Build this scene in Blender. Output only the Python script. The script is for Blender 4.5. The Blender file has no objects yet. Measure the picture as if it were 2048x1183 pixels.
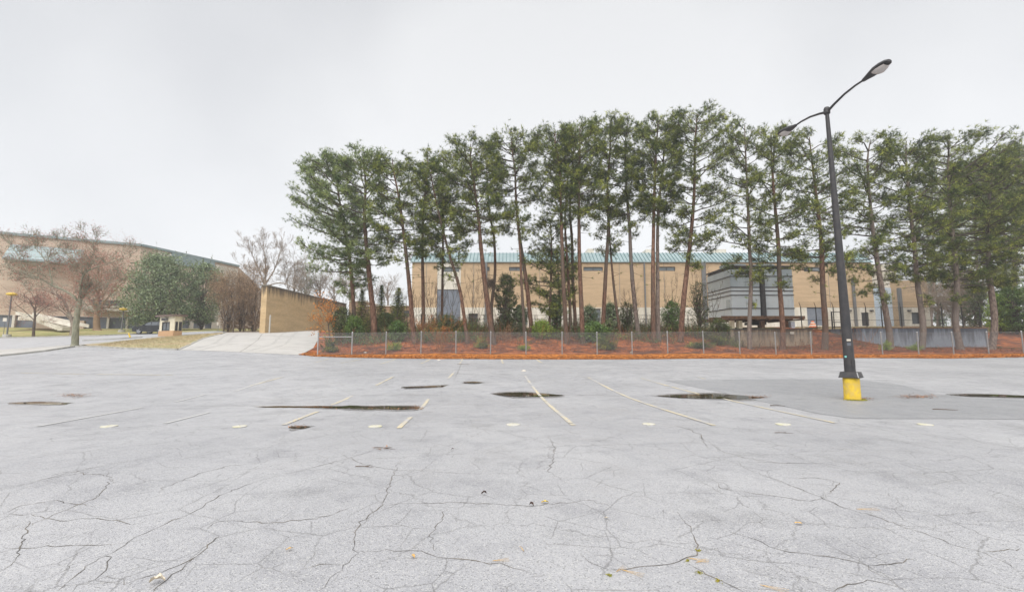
import bpy, math, random
import numpy as np
from mathutils import Vector
from mathutils.geometry import delaunay_2d_cdt
C = bpy.context.scene.collection
S = bpy.context.scene
rng = np.random.default_rng(7)
random.seed(7)
# ------------------------------------------------------------------ camera
PITCH = math.atan(95/900)
EYE = 1.55
cam_d = bpy.data.cameras.new('camera')
cam = bpy.data.objects.new('camera', cam_d); C.objects.link(cam)
cam_d.sensor_width = 36.0
cam_d.lens = 36.0*900/2048
cam_d.clip_start = 0.05; cam_d.clip_end = 2000
cam.location = (0, 0, EYE)
cam.rotation_euler = (math.pi/2 + PITCH, 0, 0)
S.camera = cam
# ------------------------------------------------------------------ sky: even pale overcast
SUN_EL, SUN_ROT = math.radians(58), math.radians(200)
w = bpy.data.worlds.new('World'); S.world = w; w.use_nodes = True
nt = w.node_tree; nt.nodes.clear()
def wn(t, **k):
    n = nt.nodes.new(t)
    for a, b in k.items(): setattr(n, a, b)
    return n
sky = wn('ShaderNodeTexSky', sky_type='NISHITA', sun_disc=False, sun_elevation=SUN_EL, sun_rotation=SUN_ROT)
tc = wn('ShaderNodeTexCoord')
noi = wn('ShaderNodeTexNoise'); noi.inputs['Scale'].default_value = 1.35; noi.inputs['Detail'].default_value = 4
noi.inputs['Roughness'].default_value = 0.45
ramp = wn('ShaderNodeValToRGB')
ramp.color_ramp.elements[0].position = 0.34; ramp.color_ramp.elements[0].color = (2.42, 2.45, 2.52, 1)
ramp.color_ramp.elements[1].position = 0.60; ramp.color_ramp.elements[1].color = (3.16, 3.17, 3.2, 1)
mix = wn('ShaderNodeMix', data_type='RGBA'); mix.inputs['Factor'].default_value = 0.955
bg = wn('ShaderNodeBackground'); bg.inputs['Strength'].default_value = 0.10
out = wn('ShaderNodeOutputWorld')
nt.links.new(tc.outputs['Generated'], noi.inputs['Vector'])
nt.links.new(noi.outputs['Fac'], ramp.inputs['Fac'])
nt.links.new(sky.outputs['Color'], mix.inputs['A'])
sepz = wn('ShaderNodeSeparateXYZ'); nt.links.new(tc.outputs['Generated'], sepz.inputs[0])
grad = wn('ShaderNodeMapRange'); grad.inputs['From Min'].default_value = 0.0; grad.inputs['From Max'].default_value = 0.75
grad.inputs['To Min'].default_value = 1.2; grad.inputs['To Max'].default_value = 0.90   # brighter towards the horizon, all round
nt.links.new(sepz.outputs['Z'], grad.inputs['Value'])
sc_ = wn('ShaderNodeVectorMath', operation='SCALE'); nt.links.new(ramp.outputs['Color'], sc_.inputs[0]); nt.links.new(grad.outputs[0], sc_.inputs['Scale'])
nt.links.new(sc_.outputs[0], mix.inputs['B'])
nt.links.new(mix.outputs['Result'], bg.inputs['Color'])
nt.links.new(bg.outputs['Background'], out.inputs['Surface'])
# ------------------------------------------------------------------ sun behind cloud (very soft)
sd = bpy.data.lights.new('sun', 'SUN'); sd.energy = 1.5; sd.angle = math.radians(70); sd.color = (1, 0.985, 0.96)
so = bpy.data.objects.new('sun', sd); C.objects.link(so)
so.rotation_euler = (math.pi/2 - SUN_EL, 0, math.radians(-20))
so.location = (0, -10, 60)
S.view_settings.view_transform = 'Standard'; S.view_settings.look = 'None'
S.view_settings.exposure = 1.53; S.view_settings.gamma = 1.0
S.view_settings.use_curve_mapping = False
S.render.engine = 'CYCLES'
S.cycles.max_bounces = 6; S.cycles.diffuse_bounces = 3; S.cycles.glossy_bounces = 2
S.cycles.transparent_max_bounces = 12; S.cycles.volume_bounces = 0
# ------------------------------------------------------------------ pixel (in the 2048 x 1183 photograph) + depth -> world point
_c, _s = math.cos(PITCH), math.sin(PITCH)
def P(px, py, d):
    u = (px-1024)/900.0; v = (591-py)/900.0
    k = d/(_c - v*_s)
    return Vector((u*k, d, EYE + k*(_s + v*_c)))
def mpp(d): return d/900.0

# ------------------------------------------------------------------ terrain height: thin-plate spline through measured points
ctl = []
def cz(x, y, z): ctl.append((x, y, z))
def cp(px, py, d): p = P(px, py, d); ctl.append((p.x, p.y, p.z))
for x in (-14, -5, 4, 14, 26, 40):
    cz(x, -8, .06); cz(x, 2, .01); cz(x, 8.6, 0.0)
    cz(x, 14.1, -.09 if x > -2 else -.2); cz(x, 19.6, .11 if x > -10 else .0); cz(x, 27, .28)
for x in (-10, 0, 10, 20, 32, 44): cz(x, 32.9, .41 + (.12 if x > 38 else 0)); cz(x, 34.7, .55 + (.12 if x > 38 else 0)); cz(x, 36.2, .70+(.10 if x > 38 else 0))
for x in (-28,): cz(x, -8, .0); cz(x, 8.6, -.05); cz(x, 13, -.22); cz(x, 20, 0); cz(x, 28, .3)
for x in (-42, -60): cz(x, 0, .1); cz(x, 13, -.05); cz(x, 22, .2)
for x in (60, 80): cz(x, 0, .1); cz(x, 20, .3); cz(x, 34, .7)
for x in (-9, 0, 9, 17): cz(x, 40, 1.36); cz(x, 44, 2.4); cz(x, 47, 3.0)
for x in (-12, 0, 12, 24, 36): cz(x, 53, 3.15); cz(x, 62, 3.7); cz(x, 75, 4.3); cz(x, 100, 4.8)
for x in (21.5, 25, 28.8, 36, 40, 45): cz(x, 40, 1.02); cz(x, 44, 1.3)
cz(31.3, 40, 1.15); cz(31.4, 44, 2.3); cz(31.4, 47, 3.0); cz(19, 44.5, 2.3)
cz(21.5, 48, 2.3); cz(25, 48, 2.4); cz(36, 48, 2.2); cz(42, 48, 2.2)
cp(2020, 668, 50); cp(2048, 655, 60); cz(60, 42, 1.3); cz(62, 60, 3.5); cz(85, 80, 4.5)
# left side: lot edge, drive, island, road, far lawn
cp(0, 712, 34); cp(150, 693, 39); cp(250, 697, 38); cp(355, 699, 37); cp(480, 703, 36.5); cp(600, 709, 36)
cp(636, 676, 46); cp(635, 664, 60); cp(521, 665, 58); cp(440, 664, 60); cp(345, 671, 54); cp(0, 697, 43)
cp(0, 674, 57); cp(150, 673, 56); cp(300, 666, 61); cp(430, 661, 68); cp(0, 657, 70); cp(200, 657, 74); cp(440, 656, 85)
cp(520, 660, 75); cz(-24, 75, 4.0); cz(-22, 52, 3.0); cz(-19, 41, 1.3)
cz(-75, 40, 1.2); cz(-80, 60, 2.9); cz(-90, 85, 4.2); cz(-50, 110, 4.9); cz(-10, 120, 5); cz(40, 120, 5)
ctl = np.array(ctl, float)
def _U(r2):
    return 0.5*r2*np.log(r2 + 1e-9)
def _tps(c):
    n = len(c); xy = c[:, :2]/10.0
    d2 = ((xy[:, None]-xy[None])**2).sum(-1)
    K = _U(d2) + np.eye(n)*0.02
    Pm = np.c_[np.ones(n), xy]
    A = np.zeros((n+3, n+3)); A[:n, :n] = K; A[:n, n:] = Pm; A[n:, :n] = Pm.T
    return np.linalg.solve(A, np.r_[c[:, 2], 0, 0, 0]), xy
_W, _XY = _tps(ctl)
def Tn(X, Y):
    X = np.atleast_1d(np.asarray(X, float)); Y = np.atleast_1d(np.asarray(Y, float))
    out = np.empty(X.shape)
    for i in range(0, len(X), 20000):
        q = np.c_[X[i:i+20000], Y[i:i+20000]]/10.0
        d2 = ((q[:, None]-_XY[None])**2).sum(-1)
        z = _U(d2) @ _W[:-3] + _W[-3] + q @ _W[-2:]
        out[i:i+20000] = z
    def ss(t): t = np.clip(t, 0, 1); return t*t*(3-2*t)
    far = ss((Y-95)/30)
    out = out*(1-far) + 5.0*far
    side = np.maximum(ss((np.abs(X)-70)/25), ss((-Y-6)/10))
    flat = 0.1 + 4.9*ss((Y-32)/45)
    out = out*(1-side) + flat*side
    return out
def T(x, y): return float(Tn(x, y)[0])
def G(px, py, guess=None):
    """point of the ground seen at pixel (px, py)"""
    lo, hi = 1.2, 1.2
    f = lambda d: P(px, py, d).z - T(P(px, py, d).x, d)
    d = 1.5
    prev = d
    while d < 90:
        if f(d) < 0: break
        prev = d; d *= 1.06
    a, b = prev, d
    for _ in range(18):
        m = (a+b)/2
        if f(m) < 0: b = m
        else: a = m
    p = P(px, py, b); return Vector((p.x, p.y, T(p.x, p.y)))

# ------------------------------------------------------------------ materials
def mat(name, col, col2=None, scale=3.0, rough=0.85, detail=5, bump=0.0, bscale=None, spec=0.4, metal=0.0, stretch=(1, 1, 1),
        island=0.0, trans=0.0, lo=0.35, hi=0.65, col3=None, scale3=0.4):
    m = bpy.data.materials.new(name); m.use_nodes = True
    n = m.node_tree.nodes; l = m.node_tree.links
    b = n['Principled BSDF']; b.inputs['Roughness'].default_value = rough
    b.inputs['Specular IOR Level'].default_value = spec; b.inputs['Metallic'].default_value = metal
    ge = n.new('ShaderNodeNewGeometry')
    mp = n.new('ShaderNodeMapping'); mp.inputs['Scale'].default_value = stretch
    l.new(ge.outputs['Position'], mp.inputs['Vector'])
    base = None
    if col2 is not None:
        t = n.new('ShaderNodeTexNoise'); t.inputs['Scale'].default_value = scale; t.inputs['Detail'].default_value = detail
        l.new(mp.outputs[0], t.inputs['Vector'])
        r = n.new('ShaderNodeValToRGB'); r.color_ramp.elements[0].position = lo; r.color_ramp.elements[1].position = hi
        r.color_ramp.elements[0].color = (*col, 1); r.color_ramp.elements[1].color = (*col2, 1)
        l.new(t.outputs['Fac'], r.inputs['Fac']); base = r.outputs['Color']
    else:
        rg = n.new('ShaderNodeRGB'); rg.outputs[0].default_value = (*col, 1); base = rg.outputs[0]
    if col3 is not None:
        t3 = n.new('ShaderNodeTexNoise'); t3.inputs['Scale'].default_value = scale3; t3.inputs['Detail'].default_value = 3
        l.new(mp.outputs[0], t3.inputs['Vector'])
        r3 = n.new('ShaderNodeValToRGB'); r3.color_ramp.elements[0].position = 0.45; r3.color_ramp.elements[1].position = 0.62
        l.new(t3.outputs['Fac'], r3.inputs['Fac'])
        mx = n.new('ShaderNodeMix'); mx.data_type = 'RGBA'; l.new(r3.outputs['Color'], mx.inputs['Factor'])
        l.new(base, mx.inputs['A']); mx.inputs['B'].default_value = (*col3, 1); base = mx.outputs['Result']
    if island:
        hs = n.new('ShaderNodeHueSaturation')
        mr = n.new('ShaderNodeMapRange'); mr.inputs['To Min'].default_value = 1-island; mr.inputs['To Max'].default_value = 1+island
        l.new(ge.outputs['Random Per Island'], mr.inputs['Value']); l.new(mr.outputs[0], hs.inputs['Value'])
        l.new(base, hs.inputs['Color']); base = hs.outputs['Color']
    l.new(base, b.inputs['Base Color'])
    if bump:
        t2 = n.new('ShaderNodeTexNoise'); t2.inputs['Scale'].default_value = bscale or scale*4; t2.inputs['Detail'].default_value = 4
        l.new(mp.outputs[0], t2.inputs['Vector'])
        bp = n.new('ShaderNodeBump'); bp.inputs['Strength'].default_value = bump; bp.inputs['Distance'].default_value = 0.03
        l.new(t2.outputs['Fac'], bp.inputs['Height']); l.new(bp.outputs['Normal'], b.inputs['Normal'])
    if trans:
        tr = n.new('ShaderNodeBsdfTranslucent'); l.new(base, tr.inputs['Color'])
        ms = n.new('ShaderNodeMixShader'); ms.inputs[0].default_value = trans
        l.new(b.outputs[0], ms.inputs[1]); l.new(tr.outputs[0], ms.inputs[2])
        l.new(ms.outputs[0], n['Material Output'].inputs['Surface'])
    return m

def brick_mat(name, c1, c2, mortar, axis='x', stain=None, bw=0.3, bh=0.12, big=None):
    """bricks laid on a vertical wall; world metres; optional run-down stains"""
    m = bpy.data.materials.new(name); m.use_nodes = True
    n = m.node_tree.nodes; l = m.node_tree.links; b = n['Principled BSDF']
    b.inputs['Roughness'].default_value = 0.9; b.inputs['Specular IOR Level'].default_value = 0.2
    ge = n.new('ShaderNodeNewGeometry'); sp = n.new('ShaderNodeSeparateXYZ'); l.new(ge.outputs['Position'], sp.inputs[0])
    ad = n.new('ShaderNodeMath'); ad.operation = 'ADD'; l.new(sp.outputs['X'], ad.inputs[0]); l.new(sp.outputs['Y'], ad.inputs[1])
    cb = n.new('ShaderNodeCombineXYZ'); l.new(ad.outputs[0], cb.inputs['X']); l.new(sp.outputs['Z'], cb.inputs['Y'])
    br = n.new('ShaderNodeTexBrick'); l.new(cb.outputs[0], br.inputs['Vector'])
    br.inputs['Scale'].default_value = 1.0; br.inputs['Brick Width'].default_value = bw; br.inputs['Row Height'].default_value = bh
    br.inputs['Mortar Size'].default_value = 0.012
    br.inputs['Color1'].default_value = (*c1, 1); br.inputs['Color2'].default_value = (*c2, 1); br.inputs['Mortar'].default_value = (*mortar, 1)
    base = br.outputs['Color']
    # courses and panels of slightly different firing
    ns = n.new('ShaderNodeTexNoise'); ns.inputs['Scale'].default_value = 1.0; ns.inputs['Detail'].default_value = 5
    mp = n.new('ShaderNodeMapping'); mp.inputs['Scale'].default_value = (0.25, 1.6, 1); l.new(cb.outputs[0], mp.inputs[0]); l.new(mp.outputs[0], ns.inputs['Vector'])
    mr = n.new('ShaderNodeMapRange'); mr.inputs['From Min'].default_value = .3; mr.inputs['From Max'].default_value = .7
    mr.inputs['To Min'].default_value = 0.86; mr.inputs['To Max'].default_value = 1.08
    l.new(ns.outputs['Fac'], mr.inputs['Value'])
    hs = n.new('ShaderNodeHueSaturation'); l.new(mr.outputs[0], hs.inputs['Value']); l.new(base, hs.inputs['Color']); base = hs.outputs['Color']
    if stain:
        ztop, depth, scol = stain
        st = n.new('ShaderNodeTexNoise'); st.inputs['Scale'].default_value = 1.0; st.inputs['Detail'].default_value = 7; st.inputs['Roughness'].default_value = .7
        m2 = n.new('ShaderNodeMapping'); m2.inputs['Scale'].default_value = (1.5, 0.22, 1); l.new(cb.outputs[0], m2.inputs[0]); l.new(m2.outputs[0], st.inputs['Vector'])
        hgt = n.new('ShaderNodeMapRange'); hgt.inputs['From Min'].default_value = ztop-depth; hgt.inputs['From Max'].default_value = ztop
        hgt.inputs['To Min'].default_value = -0.42; hgt.inputs['To Max'].default_value = 0.16
        l.new(sp.outputs['Z'], hgt.inputs['Value'])
        ss = n.new('ShaderNodeMath'); ss.operation = 'ADD'; l.new(st.outputs['Fac'], ss.inputs[0]); l.new(hgt.outputs[0], ss.inputs[1])
        r = n.new('ShaderNodeValToRGB'); r.color_ramp.elements[0].position = 0.42; r.color_ramp.elements[1].position = 0.62
        l.new(ss.outputs[0], r.inputs['Fac'])
        mul = n.new('ShaderNodeMath'); mul.operation = 'MULTIPLY'; mul.inputs[1].default_value = 0.8; l.new(r.outputs['Color'], mul.inputs[0])
        mx = n.new('ShaderNodeMix'); mx.data_type = 'RGBA'; l.new(mul.outputs[0], mx.inputs['Factor'])
        l.new(base, mx.inputs['A']); mx.inputs['B'].default_value = (*scol, 1); base = mx.outputs['Result']
    l.new(base, b.inputs['Base Color'])
    bp = n.new('ShaderNodeBump'); bp.inputs['Strength'].default_value = 0.4; bp.inputs['Distance'].default_value = 0.01
    l.new(br.outputs['Fac'], bp.inputs['Height']); bp.invert = True; l.new(bp.outputs['Normal'], b.inputs['Normal'])
    return m

# ------------------------------------------------------------------ mesh building
class MB:
    """collects vertices and faces; build() links them as one mesh object"""
    def __init__(s): s.v = []; s.f3 = []; s.f4 = []; s.n = 0
    def add(s, v, f):
        v = np.asarray(v, float).reshape(-1, 3); f = np.asarray(f, int)
        if len(f) == 0: return
        s.v.append(v); (s.f3 if f.shape[1] == 3 else s.f4).append(f + s.n); s.n += len(v)
    def box(s, x0, x1, y0, y1, z0, z1):
        v = [(x, y, z) for z in (z0, z1) for y in (y0, y1) for x in (x0, x1)]
        s.add(v, [(0, 2, 3, 1), (4, 5, 7, 6), (0, 1, 5, 4), (2, 6, 7, 3), (0, 4, 6, 2), (1, 3, 7, 5)])
    def obox(s, c, ax, ay, az):
        """box with centre c and half-axis vectors"""
        c, ax, ay, az = (np.array(q, float) for q in (c, ax, ay, az))
        v = [c+i*ax+j*ay+k*az for k in (-1, 1) for j in (-1, 1) for i in (-1, 1)]
        s.add(v, [(0, 2, 3, 1), (4, 5, 7, 6), (0, 1, 5, 4), (2, 6, 7, 3), (0, 4, 6, 2), (1, 3, 7, 5)])
    def bar(s, a, b, r, n=4):
        s.segs([a], [b], [r], [r], n, cap=True)
    def segs(s, A, B, ra, rb, n=3, cap=False):
        A = np.asarray(A, float).reshape(-1, 3); B = np.asarray(B, float).reshape(-1, 3)
        if len(A) == 0: return
        ra = np.asarray(ra, float).reshape(-1, 1, 1); rb = np.asarray(rb, float).reshape(-1, 1, 1)
        D = B-A; D /= np.linalg.norm(D, axis=1, keepdims=True)+1e-9
        up = np.where(np.abs(D[:, 2:3]) > .9, [[1., 0, 0]], [[0, 0, 1.]])
        U = np.cross(D, up); U /= np.linalg.norm(U, axis=1, keepdims=True)+1e-9
        V = np.cross(D, U)
        a = np.arange(n)*2*math.pi/n + math.pi/4
        ring = U[:, None]*np.cos(a)[None, :, None] + V[:, None]*np.sin(a)[None, :, None]
        v = np.concatenate([A[:, None]+ring*ra, B[:, None]+ring*rb], 1)
        k = len(A); i = np.arange(n); j = (i+1) % n
        f = np.stack([i, j, j+n, i+n], 1)
        F = (f[None]+(np.arange(k)*2*n)[:, None, None]).reshape(-1, 4)
        s.add(v.reshape(-1, 3), F)
        if cap and n == 4:
            base = np.arange(k)[:, None]*8
            s.f4.append(np.concatenate([base+[3, 2, 1, 0], base+[4, 5, 6, 7]]) + s.n - len(v.reshape(-1, 3)))
    def tube(s, pts, rad, n=8, close=True, wob=0.0):
        pts = np.asarray(pts, float); rad = np.asarray(rad, float); k = len(pts)
        D = np.gradient(pts, axis=0); D /= np.linalg.norm(D, axis=1, keepdims=True)+1e-9
        ref = np.array([0, 1., 0]) if abs(D[0][1]) < .8 else np.array([1., 0, 0])
        U = np.cross(D, ref); U /= np.linalg.norm(U, axis=1, keepdims=True)+1e-9; V = np.cross(D, U)
        a = np.arange(n)*2*math.pi/n
        rr = rad[:, None]*(1 + wob*rng.uniform(-1, 1, (k, n)))
        v = pts[:, None] + (U[:, None]*np.cos(a)[None, :, None] + V[:, None]*np.sin(a)[None, :, None])*rr[:, :, None]
        i = np.arange(n); j = (i+1) % n
        f = np.stack([i, j, j+n, i+n], 1)
        F = (f[None]+(np.arange(k-1)*n)[:, None, None]).reshape(-1, 4)
        base = s.n
        s.add(v.reshape(-1, 3), F)
        if close:
            s.add([pts[-1]], np.zeros((0, 3), int)) if False else None
            c0 = pts[0]; c1 = pts[-1]
            t0 = np.array([(0, 1+int(q), 1+int((q+1) % n)) for q in range(n)])
            s.add(np.vstack([c0, v[0]]), t0[:, ::-1]); s.add(np.vstack([c1, v[-1]]), t0)
    def lathe(s, prof, n=24, c=(0, 0, 0)):
        a = np.arange(n)*2*math.pi/n
        v = np.array([[(c[0]+r*math.cos(t), c[1]+r*math.sin(t), c[2]+z) for t in a] for r, z in prof]).reshape(-1, 3)
        i = np.arange(n); j = (i+1) % n; f = np.stack([i, j, j+n, i+n], 1)
        s.add(v, (f[None]+(np.arange(len(prof)-1)*n)[:, None, None]).reshape(-1, 4))
    def build(s, name, m, parent=None, org=None, smooth=False, world=False):
        """vertices are world coordinates; the object's origin is org (or its parent's)"""
        me = bpy.data.meshes.new(name)
        v = np.concatenate(s.v) if s.v else np.zeros((0, 3))
        o0 = np.array(org if org is not None else (parent.location if parent is not None and parent.parent is None else (ROOTLOC(parent) if parent else (0, 0, 0))), float)
        v = v - o0
        f4 = np.concatenate(s.f4) if s.f4 else np.zeros((0, 4), int)
        f3 = np.concatenate(s.f3) if s.f3 else np.zeros((0, 3), int)
        me.vertices.add(len(v)); me.vertices.foreach_set('co', v.ravel().astype(np.float32))
        loops = np.concatenate([f4.ravel(), f3.ravel()]); me.loops.add(len(loops)); me.loops.foreach_set('vertex_index', loops.astype(np.int32))
        npoly = len(f4)+len(f3); me.polygons.add(npoly)
        st = np.concatenate([np.arange(len(f4))*4, len(f4)*4+np.arange(len(f3))*3])
        me.polygons.foreach_set('loop_start', st.astype(np.int32))
        me.polygons.foreach_set('use_smooth', np.full(npoly, bool(smooth)))
        me.update(calc_edges=True)
        if isinstance(m, (list, tuple)):
            for q in m: me.materials.append(q)
        elif m: me.materials.append(m)
        o = bpy.data.objects.new(name, me); C.objects.link(o)
        if name in ('limbs', 'stems', 'leaves', 'branches', 'crown', 'trunk_sprigs'): o['kind'] = 'stuff'
        if parent is not None: o.parent = parent
        elif org is not None: o.location = org
        return o
def ROOTLOC(o):
    p = Vector((0, 0, 0))
    while o is not None: p += o.location; o = o.parent
    return p
def thing(name, label, cat, loc=(0, 0, 0), group=None):
    o = bpy.data.objects.new(name, None); C.objects.link(o); o.location = loc; o.empty_display_size = .3
    o['label'] = label; o['category'] = cat
    if group: o['group'] = group
    return o
def tag(o, label, cat, group=None):
    o['label'] = label; o['category'] = cat
    if group: o['group'] = group
    return o
def kind(o, k): o['kind'] = k; return o

def sheet(name, poly, m, off, step=1.0, tmax=None, jag=0.0, flat=None, kids=None):
    """a sheet following the ground inside polygon poly [(x,y)...]"""
    pts = []
    for i in range(len(poly)):
        a = Vector(poly[i][:2]); b = Vector(poly[(i+1) % len(poly)][:2]); k = max(1, int((b-a).length/step))
        for q in range(k):
            p = a.lerp(b, q/k)
            if jag: p = p + Vector((random.uniform(-jag, jag), random.uniform(-jag, jag)))
            pts.append(p)
    nb = len(pts)
    bx = [p.x for p in pts]; by = [p.y for p in pts]
    gx = np.arange(min(bx), max(bx), step); gy = np.arange(min(by), max(by), step)
    X, Y = np.meshgrid(gx, gy); X = X.ravel(); Y = Y.ravel()
    # inside test
    ins = np.zeros(len(X), bool); j = nb-1
    for i in range(nb):
        xi, yi, xj, yj = bx[i], by[i], bx[j], by[j]
        cnd = ((yi > Y) != (yj > Y)) & (X < (xj-xi)*(Y-yi)/((yj-yi) or 1e-9)+xi); ins ^= cnd; j = i
    allp = pts + [Vector((x, y)) for x, y in zip(X[ins], Y[ins])]
    vs, _, fs, *_ = delaunay_2d_cdt(allp, [(i, (i+1) % nb) for i in range(nb)], [], 1, 1e-4)
    v2 = np.array([(p.x, p.y) for p in vs])
    z = Tn(v2[:, 0], v2[:, 1]) + off if flat is None else np.full(len(v2), flat)
    mb = MB(); mb.add(np.c_[v2, z], [f for f in fs if len(f) == 3])
    o = mb.build(name, m, smooth=True)
    return o
def gp(px, py): g = G(px, py); return (g.x, g.y)
HAZE = 0.0012
# ------------------------------------------------------------------ palette
M_brick_tan = brick_mat('tan_brick', (.56, .40, .245), (.52, .365, .22), (.46, .36, .25), stain=(17.2, 5.0, (.34, .25, .17)))
M_brick_wall = brick_mat('stained_brick', (.63, .45, .245), (.54, .37, .19), (.46, .38, .26), stain=(9.1, 3.4, (.06, .05, .045)))
M_brick_far = brick_mat('arena_brick', (.61, .48, .37), (.57, .44, .33), (.52, .42, .34))
M_white = mat('white_render', (.74, .70, .62), (.60, .56, .48), scale=1.2, rough=.8, stretch=(1, 1, .25), col3=(.58, .53, .44), scale3=.7)
M_cream = mat('cream_paint', (.74, .68, .52), (.64, .58, .43), scale=2.5, rough=.8)
M_teal = mat('teal_metal_roof', (.22, .29, .295), (.28, .355, .36), scale=.5, rough=.45, spec=.5)
M_teal_d = mat('teal_seam', (.08, .16, .17), rough=.5)
M_greydoor = mat('grey_metal_door', (.17, .19, .23), (.21, .23, .27), scale=1.2, rough=.5)
M_bluedoor = mat('pale_blue_panel', (.60, .69, .80), (.54, .64, .74), scale=.8, rough=.5)
M_dark = mat('dark_metal', (.035, .035, .038), (.055, .05, .05), scale=6, rough=.5, bump=.1)
M_darkglass = mat('dark_glass', (.05, .055, .06), rough=.08, spec=.6)
M_dull_glass = mat('dull_glass', (.16, .18, .19), rough=.12, spec=.6)
M_pipe = mat('grey_downspout', (.16, .16, .16), rough=.6)
M_conc = mat('pale_concrete', (.50, .49, .46), (.40, .39, .36), scale=1.4, rough=.7, bump=.2, bscale=20, col3=(.46, .44, .39), scale3=.3)
M_kerb = mat('kerb_concrete', (.42, .41, .38), (.3, .29, .26), scale=3, rough=.8)
M_road = mat('road_asphalt', (.36, .36, .37), (.42, .42, .43), scale=.8, rough=.5)
M_bark = mat('pine_bark', (.085, .038, .022), (.20, .11, .07), scale=9, rough=.85, bump=.9, bscale=14, stretch=(1, 1, .35), lo=.4, hi=.62, col3=(.10, .075, .055), scale3=.6)
M_bark_g = mat('grey_pine_bark', (.10, .07, .055), (.24, .185, .15), scale=9, rough=.85, bump=.9, bscale=14, stretch=(1, 1, .35), lo=.4, hi=.62, col3=(.16, .13, .11), scale3=.6)
M_limb = mat('pine_limb', (.055, .042, .032), (.11, .085, .065), scale=8, rough=.9)
M_needle = mat('pine_needles', (.065, .105, .022), (.43, .46, .085), scale=1.0, rough=.55, spec=.35, island=.7, trans=.3, lo=.38, hi=.66, col3=(.06, .09, .035), scale3=2.2)
M_needle_b = mat('pine_needles_bluish', (.08, .13, .045), (.36, .42, .15), scale=1.0, rough=.55, spec=.35, island=.7, trans=.3, lo=.38, hi=.66)
M_lime = mat('yellow_green_needles', (.22, .33, .05), (.32, .42, .07), scale=1.2, rough=.6, island=.4, trans=.3)
M_leaf = mat('green_leaves', (.085, .16, .04), (.16, .24, .055), scale=1.2, rough=.4, spec=.45, island=.5, trans=.2)
M_magn = mat('magnolia_leaves', (.12, .175, .085), (.24, .29, .14), scale=.8, rough=.35, spec=.5, island=.5, trans=.12)
M_holly = mat('holly_leaves', (.07, .11, .04), (.14, .16, .05), scale=1.2, rough=.35, island=.5, trans=.15)
M_orange_leaf = mat('dry_orange_leaves', (.62, .27, .06), (.52, .19, .04), scale=2, rough=.7, island=.35, trans=.3)
M_red_bud = mat('red_buds', (.42, .13, .10), (.32, .12, .09), scale=2, rough=.7, island=.35, trans=.3)
M_brown_leaf = mat('brown_dead_leaves', (.38, .25, .15), (.28, .19, .11), scale=2, rough=.8, island=.4, trans=.25)
M_twig = mat('grey_twig', (.22, .17, .135), (.33, .275, .22), scale=3, rough=.9)
M_twig_d = mat('dark_twig', (.075, .055, .042), (.13, .095, .07), scale=3, rough=.9)
M_twig_r = mat('red_brown_twig', (.24, .10, .04), (.34, .15, .05), scale=3, rough=.9, island=.3)
M_trunk_l = mat('lichen_bark', (.17, .17, .12), (.30, .29, .21), scale=5, rough=.9, bump=.5, stretch=(1, 1, .4))
M_galv = mat('galvanised_steel', (.42, .42, .42), (.52, .52, .52), scale=10, rough=.45, metal=.4)
M_wire = mat('chain_link_wire', (.20, .20, .20), rough=.6, metal=.3)
M_blackpost = mat('black_fence_steel', (.03, .03, .03), rough=.5)
M_yellow = mat('yellow_paint', (.80, .56, .04), (.66, .44, .05), scale=6, rough=.6, bump=.3, bscale=30, col3=(.64, .45, .10), scale3=7)
M_line = mat('worn_line_paint', (.60, .50, .30), (.42, .41, .39), scale=16, rough=.7, detail=8, lo=.46, hi=.56, col3=(.40, .39, .38), scale3=.8)
M_line_w = mat('worn_white_paint', (.475, .47, .455), (.42, .415, .415), scale=16, rough=.7, lo=.42, hi=.62)
M_crack = mat('crack_filled_with_dirt', (.10, .095, .09), (.19, .165, .135), scale=4, rough=1, spec=.1)
M_mud = mat('mud_and_leaf_litter', (.16, .09, .05), (.30, .20, .12), scale=12, rough=.9, bump=.5)
M_moss = mat('yellow_moss', (.36, .30, .04), (.22, .24, .05), scale=20, rough=1)

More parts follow.
